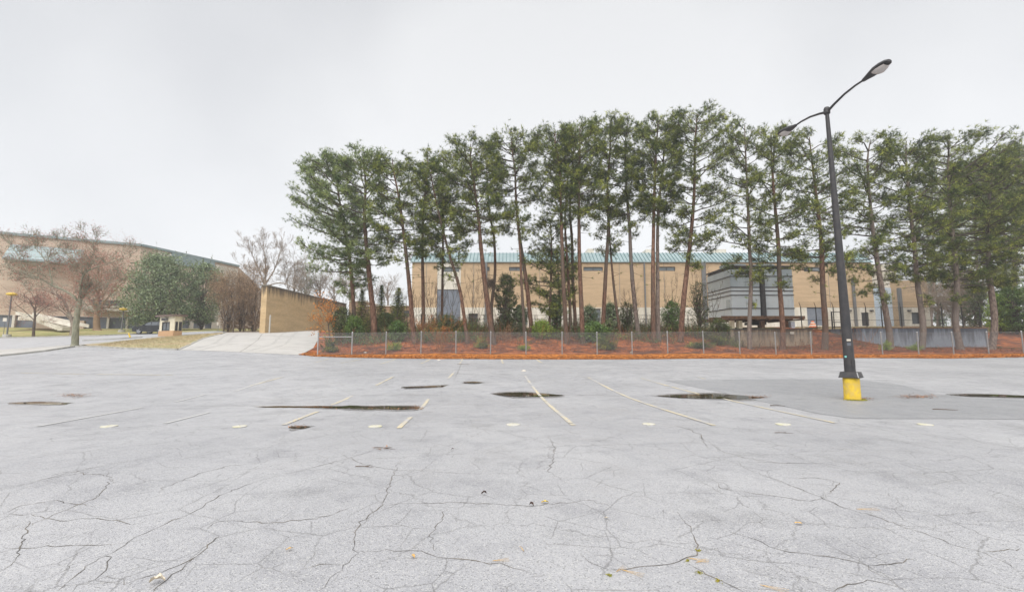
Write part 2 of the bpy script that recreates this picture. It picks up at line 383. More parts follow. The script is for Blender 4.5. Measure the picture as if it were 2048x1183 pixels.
def asphalt(name, base, dark, damp, cracks=True, rlo=.38, rhi=.62):
    m = bpy.data.materials.new(name); m.use_nodes = True
    n = m.node_tree.nodes; l = m.node_tree.links; b = n['Principled BSDF']
    b.inputs['Specular IOR Level'].default_value = 0.5
    ge = n.new('ShaderNodeNewGeometry'); pos = ge.outputs['Position']
    def noise(scale, detail=4, rough=.5):
        t = n.new('ShaderNodeTexNoise'); t.inputs['Scale'].default_value = scale; t.inputs['Detail'].default_value = detail
        t.inputs['Roughness'].default_value = rough
        l.new(pos, t.inputs['Vector']); return t
    def ramp(src, a, ca, c_, cb):
        r = n.new('ShaderNodeValToRGB'); r.color_ramp.elements[0].position = a; r.color_ramp.elements[1].position = c_
        r.color_ramp.elements[0].color = (*ca, 1); r.color_ramp.elements[1].color = (*cb, 1); l.new(src, r.inputs['Fac']); return r.outputs['Color']
    def mixc(f, a, bb, mode='MIX'):
        x = n.new('ShaderNodeMix'); x.data_type = 'RGBA'; x.blend_type = mode
        if isinstance(f, float): x.inputs['Factor'].default_value = f
        else: l.new(f, x.inputs['Factor'])
        for s_, i in ((a, 'A'), (bb, 'B')):
            if isinstance(s_, tuple): x.inputs[i].default_value = (*s_, 1)
            else: l.new(s_, x.inputs[i])
        return x.outputs['Result']
    big = noise(.22, 6, .6); mid = noise(1.3, 6, .62)
    col = ramp(big.outputs['Fac'], .36, dark, .62, base)
    col = mixc(ramp(mid.outputs['Fac'], .5, (0, 0, 0), .72, (.75, .75, .75)), col, damp)
    st1 = noise(.75, 7, .7); st2 = noise(4.5, 4, .6)
    col = mixc(ramp(st1.outputs['Fac'], .54, (0, 0, 0), .72, (.55, .55, .55)), col, dark if not cracks else (.19, .188, .195))
    col = mixc(ramp(st2.outputs['Fac'], .66, (0, 0, 0), .76, (.4, .4, .4)), col, (.17, .168, .17))
    # aggregate: pale and dark stones
    vo = n.new('ShaderNodeTexVoronoi'); vo.inputs['Scale'].default_value = 115; l.new(pos, vo.inputs['Vector'])
    sp = n.new('ShaderNodeSeparateColor'); l.new(vo.outputs['Color'], sp.inputs[0])
    col = mixc(ramp(sp.outputs[0], .78, (0, 0, 0), .94, (.5, .5, .5)), col, (.62, .61, .58))
    col = mixc(ramp(sp.outputs[1], .78, (0, 0, 0), .94, (.45, .45, .45)), col, (.07, .07, .07))
    fine = noise(160, 3, .7)
    col = mixc(.5, col, ramp(fine.outputs['Fac'], .38, (.7, .7, .7), .62, (1, 1, 1)), 'MULTIPLY')
    if cracks:
        wv = noise(2.2, 5, .65)
        for sc, wd, msk, seed in ((.42, .012, .45, 0), (1.0, .011, .47, 7), (2.3, .008, .51, 13)):
            vs = n.new('ShaderNodeVectorMath'); vs.operation = 'SCALE'; vs.inputs['Scale'].default_value = .55/sc*.42; l.new(wv.outputs['Color'], vs.inputs[0])
            va = n.new('ShaderNodeVectorMath'); va.operation = 'ADD'; l.new(pos, va.inputs[0]); l.new(vs.outputs[0], va.inputs[1])
            v = n.new('ShaderNodeTexVoronoi'); v.feature = 'DISTANCE_TO_EDGE'; v.voronoi_dimensions = '2D'; v.inputs['Scale'].default_value = sc
            of = n.new('ShaderNodeVectorMath'); of.operation = 'ADD'; of.inputs[1].default_value = (seed, seed*.6, 0); l.new(va.outputs[0], of.inputs[0])
            l.new(of.outputs[0], v.inputs['Vector'])
            c_ = ramp(v.outputs['Distance'], wd*.12*sc/.6, (1, 1, 1), wd*.6*sc/.6, (0, 0, 0))
            mk = noise(.33+.1*seed, 3, .5)
            mo = n.new('ShaderNodeVectorMath'); mo.operation = 'ADD'; mo.inputs[1].default_value = (3.3+seed, 9.1, 0); l.new(pos, mo.inputs[0]); l.new(mo.outputs[0], mk.inputs['Vector'])
            mkr = ramp(mk.outputs['Fac'], msk-.03, (0, 0, 0), msk+.05, (.48, .48, .48))
            f = mixc(1.0, c_, mkr, 'MULTIPLY')
            col = mixc(f, col, (.10, .095, .09))
    l.new(col, b.inputs['Base Color'])
    rr = n.new('ShaderNodeMapRange'); rr.inputs['From Min'].default_value = .35; rr.inputs['From Max'].default_value = .65
    rr.inputs['To Min'].default_value = rlo; rr.inputs['To Max'].default_value = rhi
    l.new(mid.outputs['Fac'], rr.inputs['Value']); l.new(rr.outputs[0], b.inputs['Roughness'])
    bp = n.new('ShaderNodeBump'); bp.inputs['Strength'].default_value = .5; bp.inputs['Distance'].default_value = .006
    l.new(vo.outputs['Distance'], bp.inputs['Height']); l.new(bp.outputs['Normal'], b.inputs['Normal'])
    return m
M_lot = asphalt('old_pale_asphalt', (.44, .438, .45), (.355, .354, .37), (.255, .253, .27))
M_patch = asphalt('newer_dark_asphalt', (.32, .321, .333), (.27, .272, .285), (.21, .212, .222), cracks=False, rlo=.42, rhi=.62)
M_drive = mat('drive_concrete', (.48, .46, .435), (.40, .385, .36), scale=.9, rough=.55, bump=.2, bscale=30, col3=(.47, .45, .42), scale3=.25)
M_straw = mat('pine_straw', (.21, .060, .024), (.54, .175, .055), scale=1.9, rough=.9, bump=.8, bscale=22, detail=9, col3=(.13, .05, .03), scale3=.8, spec=.2)
M_straw_o = mat('orange_pine_straw', (.20, .065, .02), (.66, .25, .055), scale=4.2, rough=.85, bump=.9, bscale=26, detail=10, lo=.3, hi=.62, col3=(.26, .10, .035), scale3=2.2, spec=.2)
M_grass = mat('winter_grass', (.30, .27, .12), (.40, .33, .17), scale=1.5, rough=.95, bump=.6, bscale=18, detail=8, col3=(.25, .26, .10), scale3=.35, spec=.1)
M_island = mat('dry_island_grass', (.43, .34, .21), (.50, .41, .27), scale=1.8, rough=.95, bump=.6, bscale=20, detail=8, col3=(.38, .35, .20), scale3=.5, spec=.1)
M_soil = mat('yard_soil_and_litter', (.16, .11, .07), (.26, .18, .11), scale=.9, rough=.95, bump=.5, col3=(.16, .15, .07), scale3=.2, spec=.1)

# ------------------------------------------------------------------ ground (one sheet to the horizon)
def axis(lo, hi, a, b, fine, coarse):
    return np.concatenate([np.arange(lo, a, coarse), np.arange(a, b, fine), np.arange(b, hi+.1, coarse)])
gx = axis(-245, 245, -60, 60, 1.0, 8.0); gy = axis(-40, 250, -6, 100, 1.0, 8.0)
X, Y = np.meshgrid(gx, gy); Z = Tn(X.ravel(), Y.ravel()) - .04
under = (Y.ravel() < 34) & (np.abs(X.ravel()) < 80); Z[under] -= .1
mb = MB(); nx = len(gx); i = np.arange(len(gy)-1)[:, None]*nx + np.arange(nx-1)[None]
i = i.ravel(); mb.add(np.c_[X.ravel(), Y.ravel(), Z], np.stack([i, i+1, i+nx+1, i+nx], 1))
kind(mb.build('ground', M_soil, smooth=True), 'structure')

def px_path(l): return [(P(*q).x, P(*q).y) for q in l]
EDGE = px_path([(600, 709, 36), (480, 703, 36.5), (355, 699, 37), (250, 697, 38), (190, 692.5, 39), (150, 692.5, 39), (90, 703, 36.5), (0, 712, 34), (-200, 716, 32)])
FRONT = [(75, 34.4), (42, 33.8), (36, 33.6), (30, 33.45), (22, 33.2), (15, 33.15), (7, 32.85), (0, 32.9), (-5, 32.9), (-8, 33.3), (-12.5, 34.2), (-15.5, 35.2)]
lot = sheet('parking_lot', FRONT + EDGE + [(-75, 28), (-75, -8), (75, -8)], M_lot, 0, step=.9)
kind(lot, 'structure')
drive_r = px_path([(636, 664, 60), (637, 676, 46), (627, 690, 40), (606, 705, 36.8)])
drive = sheet('driveway', EDGE[:3] + px_path([(400, 683, 45), (442, 669.5, 55), (452, 665, 60), (521, 664, 62), (540, 663, 70), (600, 661, 75), (640, 662, 70)]) + drive_r, M_drive, .004, step=1.0)
kind(drive, 'structure')
island = sheet('grass_island', EDGE[2:5] + px_path([(165, 689.5, 41), (240, 683, 45), (316, 675, 50.5), (380, 671.5, 53.5), (446, 666.5, 58.5), (441, 670.5, 54.5), (399, 684, 44.8)]), M_island, .05, step=.8, jag=.1)
kind(island, 'structure')
walk = sheet('pavement', px_path([(-300, 707, 37), (0, 711, 34.4), (90, 702, 36.9), (150, 691.5, 39.4), (165, 689.4, 41.1), (240, 682.8, 45.1), (316, 674.8, 50.6), (316, 673, 52), (240, 679.5, 48), (150, 686, 43.5), (0, 697, 41), (-300, 699, 41)]), M_drive, .02, step=1.0)
kind(walk, 'structure')
road = sheet('road', px_path([(-400, 699, 41.2), (0, 696.8, 41.2), (150, 685.8, 43.7), (240, 679.3, 48.2), (316, 672.8, 52.2), (380, 671, 54), (446, 666, 59), (455, 662, 64), (430, 660.5, 68), (380, 663.5, 64), (300, 667.5, 60.5), (200, 671.5, 57), (0, 674.5, 56), (-400, 676, 55)]), M_road, .006, step=1.0)
kind(road, 'structure')
lawn = sheet('lawn', px_path([(-400, 675.5, 55.4), (0, 674, 56.4), (200, 671, 57.4), (300, 667, 61), (380, 663, 64.5), (430, 660, 68.5), (520, 659, 75), (520, 656, 90), (440, 655, 84), (330, 656, 79), (200, 656.5, 76), (0, 657, 70), (-200, 658, 66)]), M_grass, .0, step=1.2, jag=.08)
kind(lawn, 'structure')
berm = sheet('pine_straw_bank', [(75, 36.6), (42, 36.2), (0, 36.0), (-13.5, 36.1), (-16.9, 37.2)] + [drive_r[2], drive_r[1], (-22, 52), (-10, 53), (20, 53), (20.6, 44.4), (29.6, 44.4), (30, 53), (33, 53), (33.6, 43.4), (45.6, 43.4), (48, 53), (75, 53)], M_straw, 0.0, step=.8, jag=.05)
kind(berm, 'structure')
strip = sheet('pine_straw_verge', [(x, y) for x, y in FRONT] + [(-17.2, 36.4), (-16.9, 37.3), (-13.5, 36.2), (0, 36.1), (42, 36.3), (75, 36.7)], M_straw_o, .012, step=.3, jag=.13)
kind(strip, 'structure')

# kerbs
def kerb(name, path, h=.13, wd=.18, m=M_kerb, off=0.0):
    mb = MB(); fine = []
    for a, b in zip(path[:-1], path[1:]):
        a, b = Vector(a), Vector(b); k = max(1, int((b-a).length/1.2))
        fine += [a.lerp(b, q/k) for q in range(k)]
    fine.append(Vector(path[-1]))
    for i, p in enumerate(fine):
        a = fine[max(0, i-1)]; b = fine[min(len(fine)-1, i+1)]; d = (b-a).normalized(); nrm = Vector((-d.y, d.x))
        z = T(p.x, p.y)+off
        l_, r_ = p+nrm*wd/2, p-nrm*wd/2
        mb.v.append(np.array([(l_.x, l_.y, z-.15), (l_.x, l_.y, z+h), (r_.x, r_.y, z+h), (r_.x, r_.y, z-.15)])); mb.n += 4
    for i in range(len(fine)-1):
        mb.f4.append(np.array([(i*4+q, i*4+q+1, i*4+q+5, i*4+q+4) for q in range(3)]))
    mb.f4.append(np.array([(0, 1, 2, 3), (mb.n-4, mb.n-3, mb.n-2, mb.n-1)]))
    return kind(mb.build(name, m), 'structure')
kerb('kerb', EDGE[2:])
kerb('kerb', px_path([(-300, 675.7, 55.2), (0, 674.2, 56.2), (200, 671.2, 57.2), (300, 667.2, 60.8)]))
kerb('kerb', px_path([(165, 679, 50), (200, 678, 50.5), (240, 677, 51), (285, 674.5, 52.5)]))
kerb('kerb', px_path([(440, 670, 55), (399, 684, 44.9), (357, 698.5, 37.2)]), h=.05)

# ------------------------------------------------------------------ details in the lot: patch, paint, cracks, puddles
patch = sheet('asphalt_patch', [gp(*q) for q in [(1330, 760), (1420, 758.5), (1560, 757), (1720, 758), (1800, 768), (1872, 787), (1960, 795), (2048, 797), (2160, 800), (2160, 838), (2048, 838), (1900, 836.5), (1705, 836), (1640, 827), (1530, 803), (1440, 783)]], M_patch, .006, step=.5, jag=.02)
patch.parent = lot
def ribbon(mb, pts, wd, off, jit=0.0, sub=.3, taper=False):
    fine = []
    for a, b in zip(pts[:-1], pts[1:]):
        a, b = Vector(a[:2]), Vector(b[:2]); k = max(1, int((b-a).length/sub))
        fine += [a.lerp(b, q/k) for q in range(k)]
    fine.append(Vector(pts[-1][:2]))
    if jit:
        fine = [p + Vector((random.gauss(0, jit), random.gauss(0, jit))) for p in fine]
    V = []; n_ = len(fine)
    for i, p in enumerate(fine):
        a = fine[max(0, i-1)]; b = fine[min(n_-1, i+1)]; d = (b-a).normalized(); nr = Vector((-d.y, d.x))
        w_ = wd*(random.uniform(.35, 1.35) if jit else 1)/2
        if taper: w_ *= min(1, .25+2.5*min(i, n_-1-i)/n_)
        V += [p+nr*w_, p-nr*w_]
    v = np.array([(q.x, q.y) for q in V]); z = Tn(v[:, 0], v[:, 1])+off
    mb.add(np.c_[v, z], [(2*i, 2*i+2, 2*i+3, 2*i+1) for i in range(n_-1)])
def paint(pxs, wd=.10, m=None):
    pts = [gp(*q) for q in pxs]; mb = MB()
    # broken into worn dashes
    a, b = Vector(pts[0]), Vector(pts[-1]); L = (b-a).length; t = 0
    while t < L:
        e = min(L, t + random.uniform(2.5, 6.0)); ribbon(mb, [a.lerp(b, t/L), a.lerp(b, e/L)], wd*.95, .009, jit=0, sub=.3)
        t = e + random.choice((.02, .05, .2))
    mb.build('parking_line', m or M_line, lot)
for l in [((1050, 751), (1147, 850)), ((1176, 754), (1428, 850)), ((1281, 755), (1398, 787)), ((1445, 796), (1670, 845)),
          ((1396, 753), (1410, 757)), ((857, 797), (841, 818)), ((822, 833), (797, 856)), ((636, 822), (568, 849)), ((704, 791), (662, 809)),
          ((788, 752), (752, 770)), ((925, 716), (919, 727)), ((910, 742), (896, 757)),
          ((418, 824), (330, 846)), ((285, 814), (75, 852)), ((570, 752), (500, 771)), ((410, 788), (350, 803)), ((540, 757), (470, 782))]:
    paint(l, m=M_line if l[0][0] > 560 else M_line_w)
for x0, x1, yy in ((657, 630, 724), (725, 682, 725), (792, 760, 727), (861, 840, 727), (1003, 1006, 726), (1072, 1084, 725), (-1, 0, 0)):
    if x0 > 0: paint(((x0, 716.5), (x1, yy)), wd=.12)
paint(((40, 745), (345, 749)), m=M_line, wd=.12)

cr = MB(); crf = MB()
CR = [[(0,976),(60,964),(125,948),(170,938),(230,925)], [(60,962),(100,955),(160,945),(225,951)], [(0,1063),(60,1050),(95,1034),(150,1010),(200,990),(222,958),(215,942)],
 [(85,1160),(165,1120),(225,1105),(290,1065),(345,1040),(395,1018),(440,990),(500,965),(560,950)], [(0,1094),(70,1095),(150,1090),(230,1088),(290,1075)],
 [(110,1183),(170,1130),(222,1108),(212,1140),(195,1158),(150,1172),(135,1183)], [(215,1150),(250,1155),(255,1163),(300,1152),(340,1138),(395,1110),(430,1075),(470,1065),(520,1055)],
 [(0,1025),(70,1030),(120,1040),(190,1035),(270,1047),(330,1030)], [(320,985),(325,975),(400,945),(460,930),(520,925)], [(0,1060),(60,1040),(30,1115),(0,1145)],
 [(640,1183),(690,1130),(712,1105),(706,1070),(735,1030),(765,1010),(790,940),(800,920)], [(712,1103),(760,1100),(840,1103),(880,1112),(950,1122),(1010,1130),(1058,1143)],
 [(765,1010),(840,1005),(920,1004),(1000,1008),(1070,1010),(1140,1003),(1180,998),(1240,1020)], [(1160,1108),(1180,1124),(1215,1138),(1260,1138),(1310,1130),(1360,1122),(1395,1104),(1392,1075),(1378,1050),(1352,1024)],
 [(1375,1128),(1420,1150),(1470,1175),(1490,1183)], [(1096,870),(1110,895),(1105,925),(1095,940),(1130,965)], [(1415,880),(1440,900),(1490,915),(1560,925),(1640,925),(1700,935)],
 [(1425,955),(1440,975),(1540,990),(1620,1002),(1650,995)], [(1505,940),(1560,962),(1620,985),(1680,1010),(1760,1035),(1830,1060),(1900,1085),(1970,1105),(2048,1145)],
 [(1460,1062),(1530,1085),(1560,1100),(1650,1112),(1700,1120),(1735,1130),(1760,1148),(1800,1170)], [(1735,1131),(1790,1125),(1830,1116)], [(1970,1103),(2048,1097)],
 [(1650,995),(1680,965),(1640,955),(1570,955)], [(870,1100),(860,1070),(880,1040),(895,1015)], [(680,905),(720,925),(760,935),(800,940),(880,938)],
 [(600,1140),(655,1125),(690,1130)], [(1650,1183),(1740,1160),(1800,1175),(1830,1183)], [(560,950),(640,930),(700,915),(760,895)], [(300,1183),(345,1150),(395,1112)],
 [(0,700+330),(40,1010),(110,1000),(190,1012)], [(400,1060),(440,1040),(520,1045),(600,1040),(660,1030),(712,1010)], [(925,722),(915,745),(905,765)], [(906,748),(950,747),(1000,752),(1030,755)],
 [(1400,870),(1415,895)], [(1350,850),(1385,860),(1410,880)], [(1090,790),(1200,789),(1310,793)], [(670,790),(500,810),(350,812)], [(960,790),(900,790),(820,788),(660,789)]]
for c_ in CR:
    near = min(q[1] for q in c_) > 850
    pts = [gp(*q) for q in c_]
    ribbon(cr, pts, .007 if near else .018, .003, jit=.012 if near else .02, sub=.055 if near else .15, taper=True)
k = cr.build('crack', M_crack, lot); k['kind'] = 'stuff'

# joints and tyre marks of the concrete drive
dj = MB()
for l in ([(355, 699, 37), (600, 709, 36)], [(480, 703.5, 36.6), (516, 685, 45), (530, 668, 56)], [(420, 689, 42), (624, 692, 40)], [(470, 676, 50), (634, 678, 46)], [(508, 667, 57), (636, 667, 56)]):
    ribbon(dj, px_path(l), .035, .012, jit=.006, sub=.4)
dj.build('joint', M_crack, drive)
M_tyre = mat('tyre_darkened_concrete', (.36, .345, .325), (.44, .425, .40), scale=2.5, rough=.6)
dj = MB()
for x0 in (430, 452, 545, 570): ribbon(dj, px_path([(x0-50, 700, 37.3), (x0, 690, 42), (x0+28, 672, 54)]), .32, .008, jit=.03, sub=.4)
dj.build('tyre_track', M_tyre, drive)
def blob(cx, cy, rx, ry, n=40, rough=.3, seed=0):
    r_ = random.Random(seed); ph = [r_.uniform(0, 6.3) for _ in range(6)]
    out_ = []
    for i in range(n):
        t = 2*math.pi*i/n; q = 1 + rough*sum(math.sin((k_+2)*t+ph[k_])/(k_+1.6) for k_ in range(6))
        out_.append((cx+rx*q*math.cos(t), cy+ry*q*math.sin(t)))
    return out_
M_water = bpy.data.materials.new('puddle_water'); M_water.use_nodes = True
_b = M_water.node_tree.nodes['Principled BSDF']; _b.inputs['Base Color'].default_value = (.035, .027, .014, 1); _b.inputs['Roughness'].default_value = .03
_b.inputs['Specular IOR Level'].default_value = .5; _b.inputs['IOR'].default_value = 1.33
M_damp = asphalt('damp_asphalt', (.24, .235, .235), (.20, .196, .198), (.15, .147, .15), cracks=False, rlo=.16, rhi=.34)
def puddle(label, pxs, rough=.25, n=5):
    pts = [gp(*q) for q in pxs]
    ed = []
    for i in range(len(pts)):
        a, b = Vector(pts[i]), Vector(pts[(i+1) % len(pts)]); k_ = max(1, int((b-a).length/.12))
        for q in range(k_):
            p = a.lerp(b, q/k_); ed.append((p.x+random.uniform(-.035, .035), p.y+random.uniform(-.035, .035)))
    z = max(Tn([p[0] for p in pts], [p[1] for p in pts]))
    o = sheet('puddle', ed, M_water, 0, step=.3, flat=None, jag=0)
    # level water: sits in the hollow, surface a hair over the asphalt
    cxm, cym = np.mean([p[0] for p in pts]), np.mean([p[1] for p in pts])
    dpol = [(cxm+(p[0]-cxm)*1.07+random.uniform(-.07, .07), cym+(p[1]-cym)*1.35+(.10 if p[1] > cym else -.13)+random.uniform(-.04, .04)) for p in ed[::3]]
    dm = sheet('damp_margin', dpol, M_damp, .0035, step=.3); dm.parent = lot
    me = o.data; zz = np.array([v.co.z for v in me.vertices]); m_ = zz.mean()
    for v in me.vertices: v.co.z = max(m_, v.co.z)+.007
    kind(o, 'structure'); o['label'] = label
    return o
puddle('puddle under the near end of the yellow line', [(985, 787), (1010, 784.5), (1050, 784), (1085, 786.5), (1130, 789.5), (1120, 791), (1080, 792.5), (1040, 793.5), (1005, 791)])
puddle('long puddle left of the lamp post', [(1310, 792), (1360, 788.5), (1430, 786.5), (1470, 789), (1530, 793.5), (1520, 796.5), (1480, 798), (1420, 796.5), (1360, 795)])
puddle('long narrow puddle in the left of the lot', [(505, 813), (560, 812.4), (600, 813), (640, 812.2), (672, 813), (700, 811.4), (735, 812), (775, 811), (812, 811.4), (833, 812), (841, 814.5), (834, 817), (800, 818.6), (765, 817.4), (735, 818.2), (690, 816.6), (640, 815.2), (600, 814.4), (560, 814.6)])
puddle('thin puddle beyond the long one', [(805, 773), (850, 771.5), (895, 769.5), (885, 773), (840, 775), (812, 776)])
puddle('sliver of water near the far lines', [(925, 763.5), (945, 762.5), (972, 764), (950, 766), (930, 765.5)])
puddle('small round puddle with leaf scum', blob(597, 854.5, 19, 2.8, 16, .15, 3))
puddle('thin puddle at the right edge', [(1895, 790), (1930, 787.5), (1990, 788), (2050, 790.5), (2120, 793), (2050, 794.5), (1960, 792.5)])
puddle('thin puddle at the far left', [(15, 805), (70, 803), (140, 805), (130, 808.5), (40, 807)])
mud = MB()
for cx, cy, rx, ry, n_ in ((1835, 793, 42, 4, 420), (148, 790, 30, 4, 260), (1722, 797, 25, 2.5, 160), (1515, 793.5, 22, 3, 130), (597, 853, 20, 3, 34), (770, 817, 70, 2, 50), (835, 816, 10, 4, 60), (760, 897, 18, 3, 7)):
    for _ in range(n_):
        g = gp(cx+random.gauss(0, rx*.5), cy+random.gauss(0, ry*.5)); a = random.uniform(0, 6.3); L = random.uniform(.03, .09)
        z = T(*g)+.010+random.uniform(0, .015); w_ = random.uniform(.006, .02)
        dx, dy = math.cos(a), math.sin(a)
        mud.add([(g[0]-dy*w_, g[1]+dx*w_, z), (g[0]+dy*w_, g[1]-dx*w_, z), (g[0]+dx*L, g[1]+dy*L, z+random.uniform(-.004, .02))], [(0, 1, 2)])
M_debris = mat('leaf_debris', (.34, .17, .09), (.20, .12, .07), scale=6, rough=.9, island=.6)
o = mud.build('leaf_litter', M_debris); o['kind'] = 'stuff'; o['label'] = 'scattered brown needles and leaf bits along the puddles'
# ------------------------------------------------------------------ walls with real openings
def wall(mb, x0, x1, z0, z1, y, holes=(), depth=.25, t=None):
    """wall facing the camera (-Y) at depth y with recessed openings"""
    hs = [(max(a, x0), min(b, x1), max(c, z0), min(d, z1)) for a, b, c, d in holes if a < x1 and b > x0 and c < z1 and d > z0]
    xs = sorted({x0, x1, *[h[0] for h in hs], *[h[1] for h in hs]}); zs = sorted({z0, z1, *[h[2] for h in hs], *[h[3] for h in hs]})
    for a, b in zip(xs[:-1], xs[1:]):
        for c, d in zip(zs[:-1], zs[1:]):
            mx, mz = (a+b)/2, (c+d)/2
            if any(h[0] < mx < h[1] and h[2] < mz < h[3] for h in hs): continue
            mb.add([(a, y, c), (b, y, c), (b, y, d), (a, y, d)], [(0, 1, 2, 3)])
    for a, b, c, d in hs:
        Y2 = y+depth
        mb.add([(a, y, c), (a, Y2, c), (a, Y2, d), (a, y, d)], [(0, 1, 2, 3)]); mb.add([(b, y, c), (b, Y2, c), (b, Y2, d), (b, y, d)], [(3, 2, 1, 0)])
        mb.add([(a, y, d), (a, Y2, d), (b, Y2, d), (b, y, d)], [(0, 1, 2, 3)]); mb.add([(a, y, c), (a, Y2, c), (b, Y2, c), (b, y, c)], [(3, 2, 1, 0)])
def box_part(name, m, par, *a):
    b = MB(); b.box(*a); return b.build(name, m, par)

D = 75.0
def wx(px, d=D): return P(px, 600, d).x
def wz(py, d=D): return P(1024, py, d).z
base_z = 4.1
wh = thing('warehouse', 'long tan brick warehouse with white base band and teal metal roof edge behind the pines', 'building', (wx(1285), D, base_z))
zt, zb = wz(524), wz(614)
dark_openings = [(1168, 1207, 533, 541), (1018, 1047, 533, 541), (1318, 1353, 532.5, 541), (966, 979, 533, 541), (1612, 1646, 533, 542)]
low = [(937, 956, 626, 656, 'd'), (1176, 1202, 616, 642, 'w'), (1040, 1056, 632, 650, 'w'), (1612, 1645, 613.5, 650, 'g'), (1720, 1735, 624, 651, 'd'), (842, 852, 627, 650, 'd'), (996, 1012, 634, 650, 'w'), (1330, 1346, 628, 652, 'd')]
H = [(wx(a), wx(b), wz(d_), wz(c_)) for a, b, c_, d_ in dark_openings] + [(wx(a), wx(b), wz(d_), wz(c_)) for a, b, c_, d_, _ in low]
mb = MB()
for a, b in ((823, 874), (921, 1748)):
    wall(mb, wx(a), wx(b), zb, zt, D, H)
mb.box(wx(823), wx(1748), D+.6, D+28, base_z, zt-.02)
# end walls of the thin skin
for x in (wx(823), wx(1748)): mb.add([(x, D, base_z), (x, D+.6, base_z), (x, D+.6, zt), (x, D, zt)], [(0, 1, 2, 3)])
mb.build('wall', M_brick_tan, wh)
mb = MB(); 
for a, b in ((823, 874), (921, 1748)): wall(mb, wx(a), wx(b), base_z-.5, zb, D-.05, H, depth=.35)
for a, b in ((823, 874), (921, 1748)): mb.add([(wx(a), D-.05, zb), (wx(b), D-.05, zb), (wx(b), D, zb), (wx(a), D, zb)], [(0, 1, 2, 3)])
mb.build('base_band', M_white, wh)
mb = MB(); wall(mb, wx(874)+.002, wx(921)-.002, wz(578), zt, D-.03, [(wx(886), wx(918), wz(543), wz(533))]); mb.build('white_panel', M_white, wh)
def pane(a, b, c_, d_, m, y=D+.2, frame=M_dark):
    f = MB(); x0, x1, z0, z1 = wx(a)+.004, wx(b)-.004, wz(d_)+.004, wz(c_)-.004; t = .09
    f.box(x0, x1, y-.12, y-.02, z0, z0+t); f.box(x0, x1, y-.12, y-.02, z1-t, z1)
    f.box(x0, x0+t, y-.12, y-.02, z0+t, z1-t); f.box(x1-t, x1, y-.12, y-.02, z0+t, z1-t)
    n = max(1, int((x1-x0)/1.2))
    for k in range(1, n):
        xx = x0+(x1-x0)*k/n; f.box(xx-.04, xx+.04, y-.12, y-.02, z0+t, z1-t)
    fo = f.build('window', frame, wh)
    g = MB(); g.box(x0, x1, y-.015, y+.02, z0, z1); g.build('pane', m, fo)
pane(886, 918, 533, 543, M_dull_glass)
for a, b, c_, d_ in dark_openings: pane(a, b, c_, d_, M_dull_glass)
for a, b, c_, d_, t in low:
    if t == 'w': pane(a, b, c_, d_, M_dull_glass, frame=M_white)
    else:
        box_part('door', M_dark if t == 'd' else M_greydoor, wh, wx(a)+.003, wx(b)-.003, D+.12, D+.2, wz(d_), wz(c_)-.003)
# tall grey sliding door under the white panel
dd = MB(); x0, x1 = wx(874)+.003, wx(921)-.003
dd.box(x0, x1, D+.12, D+.2, base_z-.4, wz(578)-.003)
n = 7
for k in range(n+1):
    xx = x0+(x1-x0-.08)*k/n; dd.box(xx, xx+.08, D+.05, D+.12, base_z-.4, wz(578)-.003)
dd.build('sliding_door', M_greydoor, wh)
# roof edge
za, zb2 = zt, wz(505, D+2.6)
mb = MB(); x0, x1 = wx(820), wx(1750)
mb.add([(x0, D-.25, za+.12), (x1, D-.25, za+.12), (x1, D+2.6, zb2), (x0, D+2.6, zb2), (x0, D+28, zb2), (x1, D+28, zb2)], [(0, 1, 2, 3), (3, 2, 5, 4)])
mb.add([(x0, D-.25, za+.12), (x0, D+2.6, zb2), (x0, D+2.6, za+.12)], [(0, 1, 2)]); mb.add([(x1, D-.25, za+.12), (x1, D+2.6, zb2), (x1, D+2.6, za+.12)], [(0, 2, 1)])
mb.box(x0, x1, D-.27, D+.1, za-.03, za+.117)
ro = mb.build('roof', M_teal, wh)
sm = MB(); k = x0
while k < x1:
    sm.obox(((k), D+1.175, (za+.12+zb2)/2+.05), (.035, 0, 0), (0, 1.42, (zb2-za-.12)/2), (0, -.03, .05)); k += .62
s_ = sm.build('roof_seam', M_teal_d, ro); s_['kind'] = 'stuff'
for a, b, c_ in ((1175, 1188, 499), (1292, 1302, 500), (1428, 1452, 500)):
    box_part('roof_vent', M_white, wh, wx(a, 80), wx(b, 80), 79, 81.5, zb2+.002, wz(c_, 80))
def downspout(a, w_=.22, z0=None, z1=None, m=M_pipe):
    box_part('downspout', m, wh, wx(a)-w_, wx(a)+w_, D-.33, D-.09, z0 or base_z-.3, z1 or zt-.04)
downspout(972, .2); downspout(1409, .34); downspout(1707, .2, z1=wz(556)); downspout(1290, .1); downspout(1128, .1)
# control joints and soldier course
jt = MB()
for a in (852, 947, 1020, 1080, 1160, 1240, 1330, 1480, 1560, 1660): jt.box(wx(a)-.03, wx(a)+.03, D-.02, D-.003, zb+.01, zt-.05)
j_ = jt.build('joint', M_pipe, wh); j_['kind'] = 'stuff'
